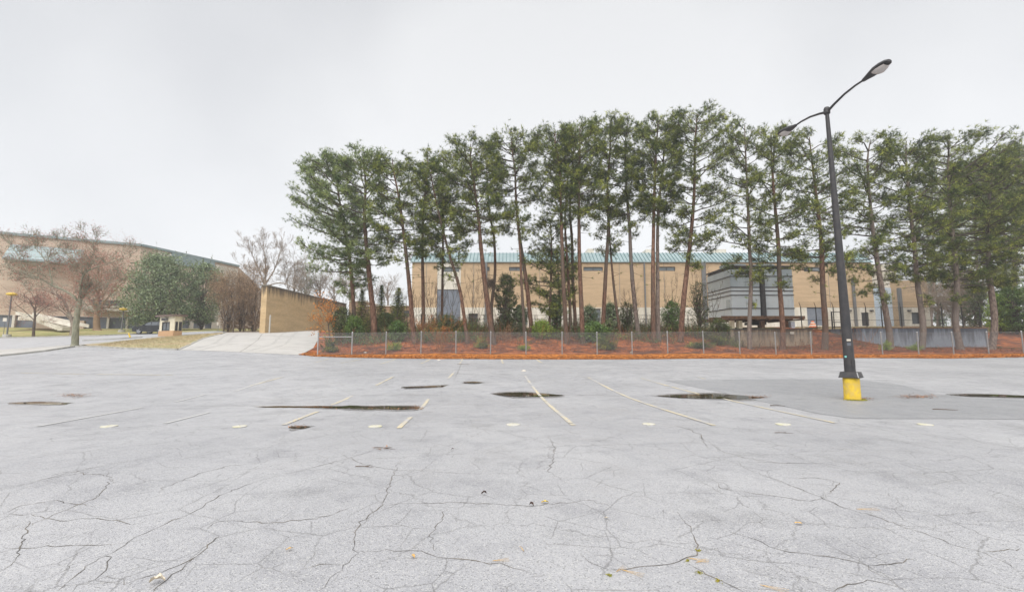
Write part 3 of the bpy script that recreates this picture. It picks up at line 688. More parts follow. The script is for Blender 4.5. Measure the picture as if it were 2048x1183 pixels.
# right-hand bay: white panel, pale blue door, brick end
wy = D+2
mb = MB(); wall(mb, wx(1749), wx(1797, wy), wz(574, wy), wz(528, wy), wy, []); mb.box(wx(1749), wx(1797, wy), wy+.05, wy+12, base_z, wz(530, wy)); mb.build('white_panel', M_white, wh)
mb = MB(); x0, x1 = wx(1751), wx(1797, wy); mb.box(x0, x1, wy-.12, wy-.01, base_z, wz(575, wy))
for k in range(6): xx = x0+(x1-x0-.06)*k/5; mb.box(xx, xx+.06, wy-.16, wy-.12, base_z, wz(575, wy))
mb.build('dock_door', M_bluedoor, wh)
mb = MB(); h_ = [(wx(1820), wx(1836), wz(647), wz(624))]
wall(mb, wx(1803), wx(1857), zb, wz(560), D, h_); mb.box(wx(1803), wx(1857), D+.5, D+14, base_z, wz(560.3)); 
for x in (wx(1803), wx(1857)): mb.add([(x, D, base_z), (x, D+.5, base_z), (x, D+.5, wz(560)), (x, D, wz(560))], [(0, 1, 2, 3)])
mb.add([(wx(1803), D, wz(560)), (wx(1857), D, wz(560)), (wx(1857), D+.5, wz(560)), (wx(1803), D+.5, wz(560))], [(0, 1, 2, 3)])
mb.build('annex_wall', M_brick_tan, wh)
mb = MB(); wall(mb, wx(1803), wx(1857), base_z-.3, zb, D-.05, h_, depth=.3); mb.build('base_band', M_white, wh)
pane(1820, 1836, 624, 647, M_darkglass)
box_part('downspout', M_pipe, wh, wx(1798), wx(1803)-.01, D-.2, D+.3, base_z, wz(575))
for a in (1697, 1740, 1815): box_part('wall_lamp', M_dark, wh, wx(a)-.25, wx(a)+.25, D-.3, D-.055, wz(621.5), wz(619))

# ------------------------------------------------------------------ tall brick screen wall by the drive + low brick block behind it
bw = thing('brick_wall', 'tall tan brick wall with black water stains along its coping beside the drive', 'wall', (-32.1, 58, 2.8))
xl, xr = P(521, 620, 58).x, P(532, 620, 58).x
mb = MB(); mb.box(xl, xr, 58, 86, 2.2, 8.98); mb.build('brickwork', M_brick_wall, bw)
mb = MB(); yy = 57.9
while yy < 86: mb.box(xl-.09, xr+.09, yy, min(86.1, yy+1.18), 8.98, 9.13); yy += 1.2
mb.build('coping', mat('mossy_coping', (.10, .09, .07), (.26, .24, .2), scale=2, rough=.9), bw)
lb = thing('low_brick_building', 'low brick building with white coping glimpsed behind saplings left of the warehouse', 'building', (-26, 88, 4.5))
mb = MB(); x1_, x2_, x3_ = xr-.2, P(730, 600, 88).x, P(828, 600, 88).x
wn_ = [(P(a, 600, 88).x, P(b, 600, 88).x, P(0, d_, 88).z, P(0, c_, 88).z) for a, b, c_, d_ in ((808, 819, 620, 633), (786, 797, 620, 633))]
wall(mb, x1_, x2_, 4.0, P(0, 602.5, 88).z, 88, []); wall(mb, x2_, x3_, 4.0, P(0, 611.5, 88).z, 88, wn_)
mb.box(x1_, x2_, 88.6, 98, 4, P(0, 602.7, 88).z); mb.box(x2_, x3_, 88.61, 97, 4, P(0, 611.7, 88).z)
mb.build('wall', brick_mat('low_brick', (.36, .22, .12), (.3, .18, .1), (.3, .25, .2)), lb)
mb = MB(); mb.box(x1_, x2_+.3, 87.8, 98.1, P(0, 602.5, 88).z, P(0, 600.8, 88).z); mb.build('coping', M_white, lb)
mb = MB(); mb.box(x2_+.3, x3_+.1, 87.8, 97.1, P(0, 611.5, 88).z, P(0, 610, 88).z); mb.build('coping', M_white, lb)
for a, b, c_, d_ in wn_:
    f = MB(); f.box(a, b, 88.1, 88.15, c_, d_); fo = f.build('pane', M_darkglass, lb)

# ------------------------------------------------------------------ arena building far left
ar = thing('arena_building', 'huge pale brick arena building with sloping teal roof edge on the far left', 'building', (-72, 75, 4.0))
A = [Vector((-125, 44)), Vector((P(0, 600, 70).x, 70)), Vector((P(273, 600, 78.6).x, 78.6)), Vector((P(473, 600, 99).x, 99)), Vector((P(530, 600, 118).x, 118))]
ZT = [P(0, 466, 70).z+.4, P(0, 466, 70).z, P(273, 489, 78.6).z, P(473, 531, 99).z, P(530, 585, 118).z]
def fac(mb, i, t0, t1, z0, z1, o0=0.0, o1=.3, za=None, zb_=None):
    """slab on facade segment i between fractions t0..t1; offsets toward the viewer; za/zb_: top z at either end"""
    a, b = A[i], A[i+1]; d = (b-a).normalized(); n = Vector((d.y, -d.x))
    p, q = a.lerp(b, t0), a.lerp(b, t1); za = za or z1; zb_ = zb_ or z1
    v = []
    for o_ in (o0, o1):
        for pt, zz in ((p, za), (q, zb_)):
            w_ = pt + n*o_; v += [(w_.x, w_.y, z0), (w_.x, w_.y, zz)]
    mb.add(v, [(0, 2, 3, 1), (4, 5, 7, 6), (0, 1, 5, 4), (2, 6, 7, 3), (1, 3, 7, 5), (0, 4, 6, 2)])
zg, zm = P(0, 630, 72).z, P(0, 600, 72).z
mb = MB()
for i in range(4): fac(mb, i, 0, 1, zg if i < 3 else 3, 0, -.3, 0, ZT[i]-.25, ZT[i+1]-.25)
mb.build('wall', M_brick_far, ar)
mb = MB(); c0 = Vector((-110, 120))
mb.add([(A[i].x, A[i].y, ZT[i]-.3) for i in range(5)] + [(-150, 130, ZT[0]), (-150, 44, ZT[0])], [(0, 1, 6), (1, 2, 6), (2, 5, 6), (2, 3, 5), (3, 4, 5)])
mb.build('roof', M_teal, ar)
mb = MB()
for i in range(4): fac(mb, i, 0, 1, 0, 0, -.5, .25, 0, 0) if False else None
for i in range(3):
    a, b = A[i], A[i+1]; d = (b-a).normalized(); n = Vector((d.y, -d.x)); v = []
    for o_ in (-.4, .3):
        for pt, zz in ((a, ZT[i]), (b, ZT[i+1])):
            w_ = pt+n*o_; v += [(w_.x, w_.y, zz-.25), (w_.x, w_.y, zz+.15)]
    mb.add(v, [(0, 2, 3, 1), (4, 5, 7, 6), (0, 1, 5, 4), (2, 6, 7, 3), (1, 3, 7, 5), (0, 4, 6, 2)])
mb.build('roof_edge', M_teal, ar)
mb = MB(); fac(mb, 2, .30, .66, 0, 0, 0.0, 0.0, 1, 1) if False else None
def zline(i, t): return ZT[i]*(1-t)+ZT[i+1]*t
def strip_part(name, m, i, t0, t1, dz0, dz1, o1):
    a, b = A[i], A[i+1]; d = (b-a).normalized(); n = Vector((d.y, -d.x)); v = []
    for o_ in (.01, o1):
        for t in (t0, t1):
            w_ = a.lerp(b, t)+n*o_; zz = zline(i, t); v += [(w_.x, w_.y, zz-dz1), (w_.x, w_.y, zz-dz0)]
    mb = MB(); mb.add(v, [(0, 2, 3, 1), (4, 5, 7, 6), (0, 1, 5, 4), (2, 6, 7, 3), (1, 3, 7, 5), (0, 4, 6, 2)]); return mb.build(name, m, ar)
strip_part('white_panel', M_white, 2, .14, .26, .5, 14.0, .2)
strip_part('metal_roof', M_teal, 2, .26, .70, .3, 2.3, .35)
strip_part('white_panel', M_white, 2, .72, .985, .8, 14.2, .2)
# skirt roof on the left part: a sloping teal canopy
a, b = A[1].lerp(A[2], .03), A[1].lerp(A[2], .55); d = (b-a).normalized(); n = Vector((d.y, -d.x))
z_hi, z_lo = P(70, 492, 72).z, P(70, 520, 71).z
mb = MB(); v = []
for pt in (a, b):
    for o_, zz in ((.01, z_hi), (2.6, z_lo), (2.6, z_lo-.3), (.01, z_lo-.3)): w_ = pt+n*o_; v.append((w_.x, w_.y, zz))
mb.add(v, [(0, 1, 5, 4), (1, 2, 6, 5), (2, 3, 7, 6), (0, 3, 2, 1), (4, 5, 6, 7)]); mb.build('canopy_roof', M_teal, ar)
# dark glazed ground floor, with columns; balcony; stair
mb = MB()
for i in range(4): fac(mb, i, 0, 1, 3.0, zg-.01, -.6, -.45)
mb.build('ground_floor_glazing', M_greydoor, ar)
for i, t in ((1, .1), (1, .3), (1, .5), (1, .78), (1, .93), (2, .05), (2, .2), (2, .35), (2, .5), (2, .62), (2, .8), (0, .5), (0, .7), (0, .9)):
    mb = MB(); fac(mb, i, t, t+.018, 3.0, zg-.015, -.4, .35); mb.build('column', M_white, ar)
mb = MB(); fac(mb, 1, .60, .99, P(0, 622, 77).z, P(0, 612, 77).z, .05, 1.8); mb.build('balcony', M_white, ar)
mb = MB(); fac(mb, 1, .64, .9, P(0, 611, 77).z, P(0, 600, 77).z, .01, .12); w0 = mb.build('window', M_dark, ar)
mb = MB(); fac(mb, 1, .65, .76, P(0, 610.4, 77).z, P(0, 601, 77).z, .122, .15); mb.build('pane', M_darkglass, w0)
mb = MB(); fac(mb, 1, .78, .89, P(0, 610.4, 77).z, P(0, 601, 77).z, .122, .15); mb.build('pane', M_darkglass, w0)
mb = MB(); fac(mb, 1, .28, .62, 3.9, P(0, 640, 74).z, .05, 1.2); mb.build('low_wall', M_brick_far, ar)
st_ = MB(); p0 = P(82, 634, 70); p1 = P(142, 656, 66)
for k in range(12):
    q0 = p0.lerp(p1, k/12); q1 = p0.lerp(p1, (k+1)/12); st_.box(q0.x, q1.x+.02, q0.y-1.6, q0.y+.6, q1.z-.35, q0.z+.0)
st_.box(P(72, 634, 71).x, p0.x-.01, 68.4, 70.6, p0.z-.5, p0.z+.1)
for yy in (68.3, 70.65): st_.obox(((p0.x+p1.x)/2, yy-1.9, (p0.z+p1.z)/2+.45), ((p1.x-p0.x)/2, 0, (p1.z-p0.z)/2), (0, .06, 0), (0, 0, .25))
st_.build('staircase', M_white, ar)

# ------------------------------------------------------------------ retaining walls with the made ground behind
def retaining(label, px0, px1, d, pyt, m, cap_m, zbot=.6, back=9):
    x0, x1 = P(px0, 660, d).x, P(px1, 660, d).x; zt_ = P(0, pyt, d).z
    t = thing('retaining_wall', label, 'wall', ((x0+x1)/2, d, 1.0))
    mb = MB(); mb.box(x0, x1, d, d+.3, zbot, zt_)
    mb.box(x0, x0+.3, d+.3, d+back, zbot, zt_); mb.box(x1-.3, x1, d+.3, d+back, zbot, zt_)
    mb.build('wall_face', m, t)
    mb = MB(); mb.box(x0-.04, x1+.04, d-.05, d+.32, zt_+.001, zt_+.08); mb.build('capping', cap_m, t)
    g = MB(); nx = 12
    xs = np.linspace(x0+.3, x1-.3, nx); ys = np.linspace(d+.3, d+back, 8); XX, YY = np.meshgrid(xs, ys)
    ZZ = zt_-.03+.0*XX + rng.uniform(0, .04, XX.shape); i = (np.arange(7)[:, None]*nx+np.arange(nx-1)[None]).ravel()
    g.add(np.c_[XX.ravel(), YY.ravel(), ZZ.ravel()], np.stack([i, i+1, i+nx+1, i+nx], 1))
    kind(g.build('made_ground', M_straw, smooth=True), 'structure')
    return x0, x1, zt_
M_rw = brick_mat('dummy', (.3, .3, .3), (.3, .3, .3), (.3, .3, .3))
def stained(name, c1, c2, stain, ztop, depth, rough=.6):
    m = brick_mat(name, c1, c2, c1, stain=(ztop, depth, stain), bw=3.0, bh=3.0)
    m.node_tree.nodes['Principled BSDF'].inputs['Roughness'].default_value = rough; return m
bpy.data.materials.remove(M_rw)
retaining('long bluish grey concrete retaining wall with dark streaks behind the fence at right', 1712, 1975, 43, 655.5, stained('grey_blue_concrete', (.30, .35, .41), (.33, .38, .44), (.05, .055, .07), 3.0, 3.2), M_mud)
retaining('tan concrete retaining wall streaked with black stains below the raised metal unit', 1460, 1624, 44, 658, stained('tan_stained_concrete', (.46, .36, .25), (.42, .33, .23), (.05, .04, .035), 3.1, 3.4), M_dark)

# ------------------------------------------------------------------ panelled cooling unit on its stand
CU = thing('cooling_tower', 'large grey panelled metal cooling unit raised on a rusty steel stand', 'cooling tower', (29, 54, 3.2))
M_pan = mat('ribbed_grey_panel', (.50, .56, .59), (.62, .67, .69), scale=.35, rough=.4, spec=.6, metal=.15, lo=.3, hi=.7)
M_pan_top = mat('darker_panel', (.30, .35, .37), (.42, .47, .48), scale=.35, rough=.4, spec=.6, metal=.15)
M_rust = mat('rusty_steel', (.09, .05, .03), (.22, .12, .06), scale=4, rough=.8)
cx0, cx1, cy0, cy1 = P(1463, 600, 52).x, P(1588, 600, 52).x, 52.0, 58.2
zc = lambda py: P(0, py, 52).z
rows = [(631, 616.5), (615, 590), (588.5, 581.5), (580, 574.5), (573, 552.5), (551, 538)]
core = MB(); core.box(cx0+.08, cx1-.08, cy0+.08, cy1-.08, zc(631)+.01, zc(533)); core.build('casing', M_dark, CU)
for r_, (lo_, hi_) in enumerate(rows):
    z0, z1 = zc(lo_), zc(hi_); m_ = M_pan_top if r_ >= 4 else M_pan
    cols = [(cx0+.03, cx0+2.45), (cx0+2.5, cx0+3.33), (cx0+4.0, cx0+5.6), (cx0+5.65, cx1-.03)] if r_ > 0 else [(cx0+.03, cx0+3.3), (cx0+4.0, cx1-.03)]
    if r_ in (1, 4): cols = [(cx0+.03, cx0+1.7), (cx0+1.74, cx0+3.33), (cx0+4.0, cx0+5.55), (cx0+5.59, cx1-.03)]
    for a, b in cols:
        q = MB(); q.box(a, b, cy0, cy0+.075, z0, z1)
        nr = max(2, int((b-a)/.4))
        for k in range(nr): xx = a+(b-a)*(k+.5)/nr; q.box(xx-.03, xx+.03, cy0-.022, cy0-.0005, z0+.03, z1-.03) if r_ in (1,4) else None
        q.build('panel', m_, CU)
    for a, b in ((cy0+.09, cy0+1.9), (cy0+1.95, cy0+4.0), (cy0+4.05, cy1-.03)):
        q = MB(); q.box(cx0, cx0+.075, a, b, z0, z1); q.build('panel', m_, CU)
q = MB(); q.box(cx0-.05, cx0-.002, cy0+.35, cy0+1.25, zc(614), zc(597)); dr = q.build('access_door', M_pan_top, CU)
q = MB(); q.box(cx0-.075, cx0-.052, cy0+.38, cy0+.46, zc(614)+.5, zc(614)+.6); q.build('handle', M_white, dr)
q = MB(); q.segs([(cx0+3.66, cy0-.12, zc(631))], [(cx0+3.66, cy0-.12, zc(537))], [.24], [.24], 10); q.build('riser_pipe', M_dark, CU)
for r_, (lo_, hi_) in enumerate(rows[:-1]):
    q = MB(); zz = (zc(hi_)+zc(rows[r_+1][0]))/2; q.box(cx0-.04, cx1+.04, cy0-.045, cy0-.024, zz-.05, zz+.05); q.box(cx0-.045, cx0-.078, cy0-.024, cy1, zz-.05, zz+.05); q.build('seam', M_dark, CU)
q = MB(); q.box(cx0-.1, cx1+.1, cy0-.1, cy1+.1, zc(533)+.002, zc(533)+.14); q.build('top_rim', M_dark, CU)
for k in (0, 1):
    q = MB(); q.lathe([(1.55, 0), (1.45, .25), (1.5, .5), (1.35, .5), (1.3, .1), (0.01, .1)], 28, (cx0+1.8+3.5*k, cy0+3, zc(533)+.14)); q.build('fan_shroud', M_pan_top, CU, smooth=False)
# stand
q = MB(); zp = zc(631)
for yy in (cy0-.25, cy0+3, cy1+.1): q.box(cx0-1.3, cx1+1.0, yy, yy+.25, zp-.36, zp-.003)
for xx in np.linspace(cx0-1.1, cx1+.6, 8): q.box(xx, xx+.12, cy0-.5, cy1+.5, zp-.50, zp-.362)
q.build('steel_frame', M_rust, CU)
q = MB(); q.box(cx0+3.0, cx0+4.8, cy0+1.6, cy0+3.2, zp-.95, zp-.64); q.build('drain_pan', M_dark, CU)
for xx in (cx0+.1, cx0+1.0, cx0+3.6, cx1-.9):
    for yy in (cy0+.2, cy1-.6):
        q = MB(); q.box(xx-.22, xx+.22, yy, yy+.45, 2.2, zp-.505); q.build('leg', M_cream if xx < cx0+3 else M_rust, CU)
q = MB(); q.box(cx1-.55, cx1-.1, cy0-.05, cy0+.5, 2.3, zp-.63); q.build('supply_pipe', M_bluedoor, CU)
# ------------------------------------------------------------------ foliage makers
def unit(v): return v/(np.linalg.norm(v, axis=-1, keepdims=True)+1e-9)
def needles(mb, Cn, Dn, m=16, L=.26, w_=.035, spread=.95):
    """m long thin needle-bundle triangles round every tuft centre, fanned about its direction"""
    Cn = np.asarray(Cn, float).reshape(-1, 3); Dn = unit(np.asarray(Dn, float).reshape(-1, 3))
    if not len(Cn): return
    k = len(Cn); c = np.repeat(Cn, m, 0); d = np.repeat(Dn, m, 0)
    r = rng.normal(size=(k*m, 3)); dd = unit(d*.75 + unit(r)*spread)
    c = c - d*rng.uniform(0, .16, (k*m, 1))
    side = unit(np.cross(dd, rng.normal(size=(k*m, 3)))); l_ = L*rng.uniform(.6, 1.2, (k*m, 1)); ww = w_*rng.uniform(.7, 1.3, (k*m, 1))
    v = np.stack([c+side*ww*.5, c-side*ww*.5, c+dd*l_], 1).reshape(-1, 3)
    mb.add(v, np.arange(k*m*3).reshape(-1, 3))
def leaves(mb, Cn, size=.1, jit=.0, up=.3, asp=.5):
    Cn = np.asarray(Cn, float).reshape(-1, 3); k = len(Cn)
    if not k: return
    a = unit(rng.normal(size=(k, 3)) + [0, 0, up]); b = unit(np.cross(a, rng.normal(size=(k, 3))))
    s = size*rng.uniform(.6, 1.3, (k, 1)); c = Cn + rng.normal(size=(k, 3))*jit
    v = np.stack([c-a*s*.5, c+b*s*.5*asp, c+a*s*.5, c-b*s*.5*asp], 1).reshape(-1, 3)
    mb.add(v, np.arange(k*4).reshape(-1, 4))
def smooth_path(pts, n=26):
    pts = [Vector(p) for p in pts]; out_ = []
    L = [0]
    for a, b in zip(pts[:-1], pts[1:]): L.append(L[-1]+(b-a).length)
    for q in range(n+1):
        t = L[-1]*q/n; i = max(j for j in range(len(L)-1) if L[j] <= t+1e-6)
        u = (t-L[i])/max(1e-6, L[i+1]-L[i])
        p0 = pts[max(0, i-1)]; p1 = pts[i]; p2 = pts[i+1]; p3 = pts[min(len(pts)-1, i+2)]
        out_.append(.5*((2*p1)+(-p0+p2)*u+(2*p0-5*p1+4*p2-p3)*u*u+(-p0+3*p1-3*p2+p3)*u**3))
    return np.array(out_), L[-1]

def pine(label, trunk_px, d, base_px, crown, r0=.2, dens=1.0, grey=False, cat='pine tree', group='tall pines behind the chain link fence',
         foot=None, needle=None, rnd=.62, m=14, extra=0, tw=.029, limbs_low=0):
    """trunk_px: pixel points from bottom to top; crown=(y where foliage starts, reach left px, reach right px)"""
    bp = P(trunk_px[0][0], trunk_px[0][1], d); gz = T(bp.x, d)
    if foot is not None: gz = foot
    pts = [Vector((bp.x, d, gz-.25))] + [P(x, y, d + .35*math.sin(i*1.7+trunk_px[0][0])) for i, (x, y) in enumerate(trunk_px[0 if bp.z > gz+.3 else 1:])]
    pts[1].y = d
    pts[-1] = Vector(pts[-2]).lerp(pts[-1], max(.3, 1-.75/max(.8, (pts[-1]-pts[-2]).length)))
    path, L = smooth_path(pts, 30)
    t = thing('pine_tree', label, cat, (bp.x, d, gz), group)
    q = np.linspace(0, 1, len(path)); rad = r0*(1-q)**.72*1.0 + .03; rad[0] *= 1.35; rad[1] *= 1.1
    tb = MB(); tb.tube(path, rad, 9, wob=.07); tb.build('trunk', M_bark_g if grey else M_bark, t, smooth=True)
    zc0 = P(0, crown[0], d).z; ztop = path[-1][2]; LL, RR = crown[1]*mpp(d)*1.24, crown[2]*mpp(d)*1.2
    lb_A, lb_B, ra, rb = [], [], [], []; TC, TD = [], []
    H_ = ztop-zc0; nl = int(36*dens*(H_/9)**.6)+6
    for i in range(nl + limbs_low):
        low_ = i >= nl
        f = ((i+random.uniform(0, .9))/nl) if not low_ else random.uniform(-.18, .1)
        z0 = zc0 + H_*min(f, .985)*.96
        j = int(np.argmin(np.abs(path[:, 2]-z0))); base = path[j]
        az = i*2.4 + random.uniform(-.5, .5)
        env = 1.0 if .25 < f < .62 else (.62+1.5*max(0, f) if f <= .25 else math.sqrt(max(.0, 1-((f-.62)/.42)**2))*.8+.2)
        side = math.cos(az); reach = (RR if side > 0 else LL)
        R_ = (abs(side)*reach + (1-abs(side))*min(LL, RR, 2.9)) * env * random.uniform(.66, 1.15)
        if low_: R_ *= random.uniform(.35, .75)
        el = .15 + .62*f + random.uniform(-.12, .15)
        droop = -.25 if f < .25 else 0
        e = np.array([math.cos(az), math.sin(az), 0]); nseg = 5; p = base.copy(); pth = [p.copy()]
        for s_ in range(nseg):
            u = (s_+1)/nseg
            stp = R_/nseg; rise = math.tan(min(1.15, max(-.3, el*(.5+.75*u)+droop*(1-u))))
            p = p + e*stp + np.array([0, 0, rise*stp*.8]) + rng.normal(size=3)*.05*R_/3
            pth.append(p.copy())
        pth = np.array(pth); pth[:, 2] = np.minimum(pth[:, 2], ztop - .45 - .08*np.abs(pth[:, 0]-path[-1][0])**1.5)
        zr = (pth[-1][2]-zc0)/max(.1, H_)
        if zr > rnd:
            kq = max(.38, math.sqrt(max(0, 1-((zr-rnd)/(1.06-rnd))**2))); off = pth[:, :2]-pth[0, :2]; env_r = (RR if off[-1][0] > 0 else LL)*kq
            hr = np.linalg.norm(off[-1]) + 1e-6
            if hr > env_r: pth[:, :2] = pth[0, :2] + off*env_r/hr
        lr = .018 + .017*R_
        for s_ in range(nseg):
            lb_A.append(pth[s_]); lb_B.append(pth[s_+1]); ra.append(lr*(1-s_/nseg*.75)); rb.append(lr*(1-(s_+1)/nseg*.75))
        ns = int((5+R_*3.6)*(.75+.35*dens))
        for s_ in range(ns):
            u = random.uniform(.30, 1)**.8; k_ = min(nseg-1, int(u*nseg)); a0 = pth[k_]+(pth[k_+1]-pth[k_])*(u*nseg-k_)
            dv = e*.8 + np.array([-e[1], e[0], 0])*random.uniform(-1.2, 1.2) + np.array([0, 0, random.uniform(.0, .9)])
            dv = dv/np.linalg.norm(dv); sl = random.uniform(.35, 1.0)*(.5+.18*R_)
            b0 = a0+dv*sl
            lb_A.append(a0); lb_B.append(b0); ra.append(.018); rb.append(.009)
            nt_ = 3
            for w__ in range(nt_):
                dd = dv*.7 + rng.normal(size=3)*.42 + [0, 0, .32]
                TC.append(a0+(b0-a0)*(.45+.55*(w__+1)/nt_)+rng.normal(size=3)*.2); TD.append(dd)
        for w__ in range(4):
            TC.append(pth[-1]+rng.normal(size=3)*.22); TD.append(e+np.array([0, 0, .9])+rng.normal(size=3)*.3)
    # dead stubs and epicormic sprigs on the trunk
    for _ in range(9):
        z0 = random.uniform(gz+5, zc0+1); j = int(np.argmin(np.abs(path[:, 2]-z0))); az = random.uniform(0, 6.28); L_ = random.uniform(.25, 1.2)
        e = np.array([math.cos(az), math.sin(az), random.uniform(-.35, .3)]); lb_A.append(path[j]); lb_B.append(path[j]+e*L_); ra.append(.03); rb.append(.008)
        if L_ > .85: TC.append(path[j]+e*L_); TD.append(e)
    lbm = MB(); lbm.segs(lb_A, lb_B, ra, rb, 3); lbm.build('limbs', M_limb, t)
    fm = MB(); needles(fm, TC, TD, m=m, L=.33, w_=tw, spread=.95)
    fm.build('crown', needle or M_needle, t)
    # light green sprigs along the upper trunk
    ec = []; ed = []
    for _ in range(int(14*dens)):
        z0 = random.uniform(zc0-1.5, zc0+H_*.55); j = int(np.argmin(np.abs(path[:, 2]-z0))); e = rng.normal(size=3)*[1, 1, .5]
        ec.append(path[j]+unit(e)*random.uniform(.15, .4)); ed.append(e+[0, 0, .4])
    em = MB(); needles(em, ec, ed, m=14, L=.26, w_=.035); em.build('trunk_sprigs', M_lime, t)
    return t

GP = 'tall pines behind the chain link fence'
PINES = [
 ('leftmost pine of the row, its heavy drooping boughs reaching left over the brick wall', [(712, 655), (708, 626), (701, 531), (691, 463), (680, 406), (668, 326), (664, 302)], 43.5, (552, 88, 44), .19, 1.8, 0, 7),
 ('thick trunked pine second from the left, standing over dense saplings', [(747, 655), (746, 622), (735, 516), (729, 432), (731, 364), (723, 294)], 42.5, (530, 70, 62), .27, 1.25, 0, 4),
 ('pine with a red brown leaning trunk just right of the conifer saplings', [(831, 688), (828, 661), (820, 585), (811, 497), (799, 402), (787, 340), (784, 299)], 41, (510, 62, 55), .21, 1.0, 0, 4),
 ('pine with a dark straight trunk in front of the warehouse left corner', [(850, 680), (849, 657), (846, 573), (845, 478), (849, 402), (855, 340), (856, 292)], 42.5, (500, 50, 45), .16, .95, 0, 2),
 ('slim upright pine in front of the tall grey warehouse door', [(884, 665), (883, 630), (886, 484), (886, 394), (888, 340), (884, 300)], 45, (520, 40, 40), .12, .8, 0, 2),
 ('strongly leaning pine whose trunk crosses the tall grey warehouse door', [(936, 688), (933, 672), (921, 585), (900, 512), (886, 460), (872, 400), (862, 350), (868, 318)], 40.5, (520, 42, 40), .15, .8, 0, 2),
 ('thick red barked pine with a dense round head, left of the holly', [(988, 690), (982, 650), (970, 565), (961, 484), (957, 435), (949, 374), (941, 320), (941, 272)], 40.5, (470, 66, 55), .24, 1.35, 0, 3),
 ('curving pine forking away behind the thick red barked one', [(985, 655), (983, 615), (990, 545), (988, 472), (980, 431), (975, 370), (972, 300)], 44, (470, 38, 38), .15, .7, 0, 1),
 ('pine with a slender trunk bending left just right of the holly', [(1052, 688), (1049, 662), (1043, 565), (1040, 500), (1034, 440), (1030, 400)], 41, (470, 26, 26), .14, .45, 0, 1),
 ('broad flat headed pine with fanned bare limbs right of the holly', [(1064, 665), (1063, 655), (1053, 565), (1038, 463), (1032, 394), (1030, 342), (1024, 300), (1023, 264)], 43.5, (400, 55, 58), .2, 1.3, 0, 2),
 ('short understorey pine with a ragged low crown', [(1100, 672), (1099, 646), (1103, 504), (1101, 450), (1099, 425)], 44, (625, 45, 38), .12, 1.0, 0, 3),
 ('second short pine crowded behind the understorey one', [(1120, 660), (1120, 620), (1117, 560), (1115, 520), (1114, 480)], 46, (610, 30, 30), .1, .7, 0, 2),
 ('tall straight pine standing at the left of a tight clump of trunks', [(1134, 686), (1132, 660), (1126, 545), (1122, 423), (1120, 342), (1111, 290), (1110, 243)], 40.8, (430, 52, 40), .19, 1.2, 0, 2),
 ('thin pine trunk in the middle of the tight clump', [(1142, 660), (1141, 640), (1136, 545), (1130, 443), (1134, 380), (1138, 310)], 44, (400, 28, 28), .13, .5, 0, 0),
 ('dark pine at the back of the tight clump, slightly bowed', [(1150, 660), (1150, 635), (1146, 560), (1144, 480), (1140, 420), (1144, 340), (1152, 245)], 45, (400, 34, 34), .16, .9, 0, 1),
 ('thick red brown pine at the right of the tight clump, left of the broadleaf bush', [(1168, 686), (1166, 662), (1160, 545), (1158, 463), (1158, 382), (1159, 310), (1160, 239)], 41, (440, 46, 52), .21, 1.25, 0, 3),
 ('pine whose trunk curves up and right past the broadleaf bush', [(1203, 668), (1206, 640), (1213, 517), (1217, 453), (1215, 369), (1220, 300), (1222, 228)], 43, (430, 50, 46), .19, 1.1, 0, 3),
 ('thin crooked pine with a bowed trunk and sparse head', [(1242, 668), (1238, 640), (1228, 575), (1221, 500), (1219, 450), (1215, 380)], 43.5, (500, 26, 30), .12, .5, 0, 2),
 ('grey trunked pine midway between the crooked one and the twin trunks', [(1276, 665), (1273, 640), (1263, 538), (1259, 453), (1253, 377), (1250, 300), (1257, 229)], 43, (440, 48, 40), .2, 1.0, 1, 4),
 ('left one of the twin trunked pines, dark red bark', [(1311, 688), (1309, 656), (1306, 538), (1308, 411), (1312, 306), (1318, 224)], 40.8, (420, 46, 46), .2, 1.25, 0, 4),
 ('right one of the twin trunked pines, greyer bark', [(1319, 690), (1317, 660), (1315, 538), (1316, 430), (1325, 340), (1332, 262)], 41.2, (430, 34, 42), .19, .85, 1, 2),
 ('tallest pine, its trunk leaning right below a wide airy head', [(1361, 685), (1364, 660), (1369, 580), (1380, 487), (1388, 390), (1390, 284), (1397, 213)], 41, (500, 62, 72), .22, 1.35, 0, 5),
 ('pine with a pale lower trunk directly in front of the cooling unit door side', [(1501, 700), (1501, 660), (1502, 558), (1499, 495), (1495, 389), (1491, 304), (1489, 236)], 40, (560, 62, 48), .17, .95, 1, 3),
 ('sturdy pine in front of the right half of the cooling unit', [(1565, 700), (1563, 650), (1560, 579), (1556, 482), (1548, 389), (1543, 310), (1541, 250)], 40, (530, 58, 58), .21, 1.2, 0, 3),
 ('pine between the cooling unit and the lamp post', [(1649, 698), (1649, 650), (1646, 579), (1642, 474), (1632, 389), (1622, 304), (1617, 257)], 40, (545, 68, 62), .23, 1.25, 0, 4),
 ('leaning pine immediately right of the lamp post, before the blue door bay', [(1781, 695), (1777, 665), (1765, 585), (1750, 492), (1740, 402), (1735, 321), (1744, 263)], 40, (560, 72, 60), .23, 1.25, 1, 5),
 ('slightly leaning pine in front of the retaining wall left half', [(1842, 695), (1840, 650), (1835, 565), (1828, 484), (1817, 382), (1812, 310), (1813, 265)], 40, (560, 60, 62), .22, 1.35, 1, 4),
 ('pale trunked pine in front of the retaining wall with long rising right boughs', [(1921, 695), (1919, 640), (1914, 565), (1907, 484), (1899, 402), (1897, 320), (1899, 266)], 40, (570, 66, 100), .23, 1.5, 1, 6),
 ('pine at the right end of the retaining wall with long low boughs', [(1981, 695), (1981, 640), (1978, 545), (1977, 500), (1976, 420), (1985, 350), (1990, 296)], 40, (550, 70, 110), .24, 1.5, 1, 7),
]
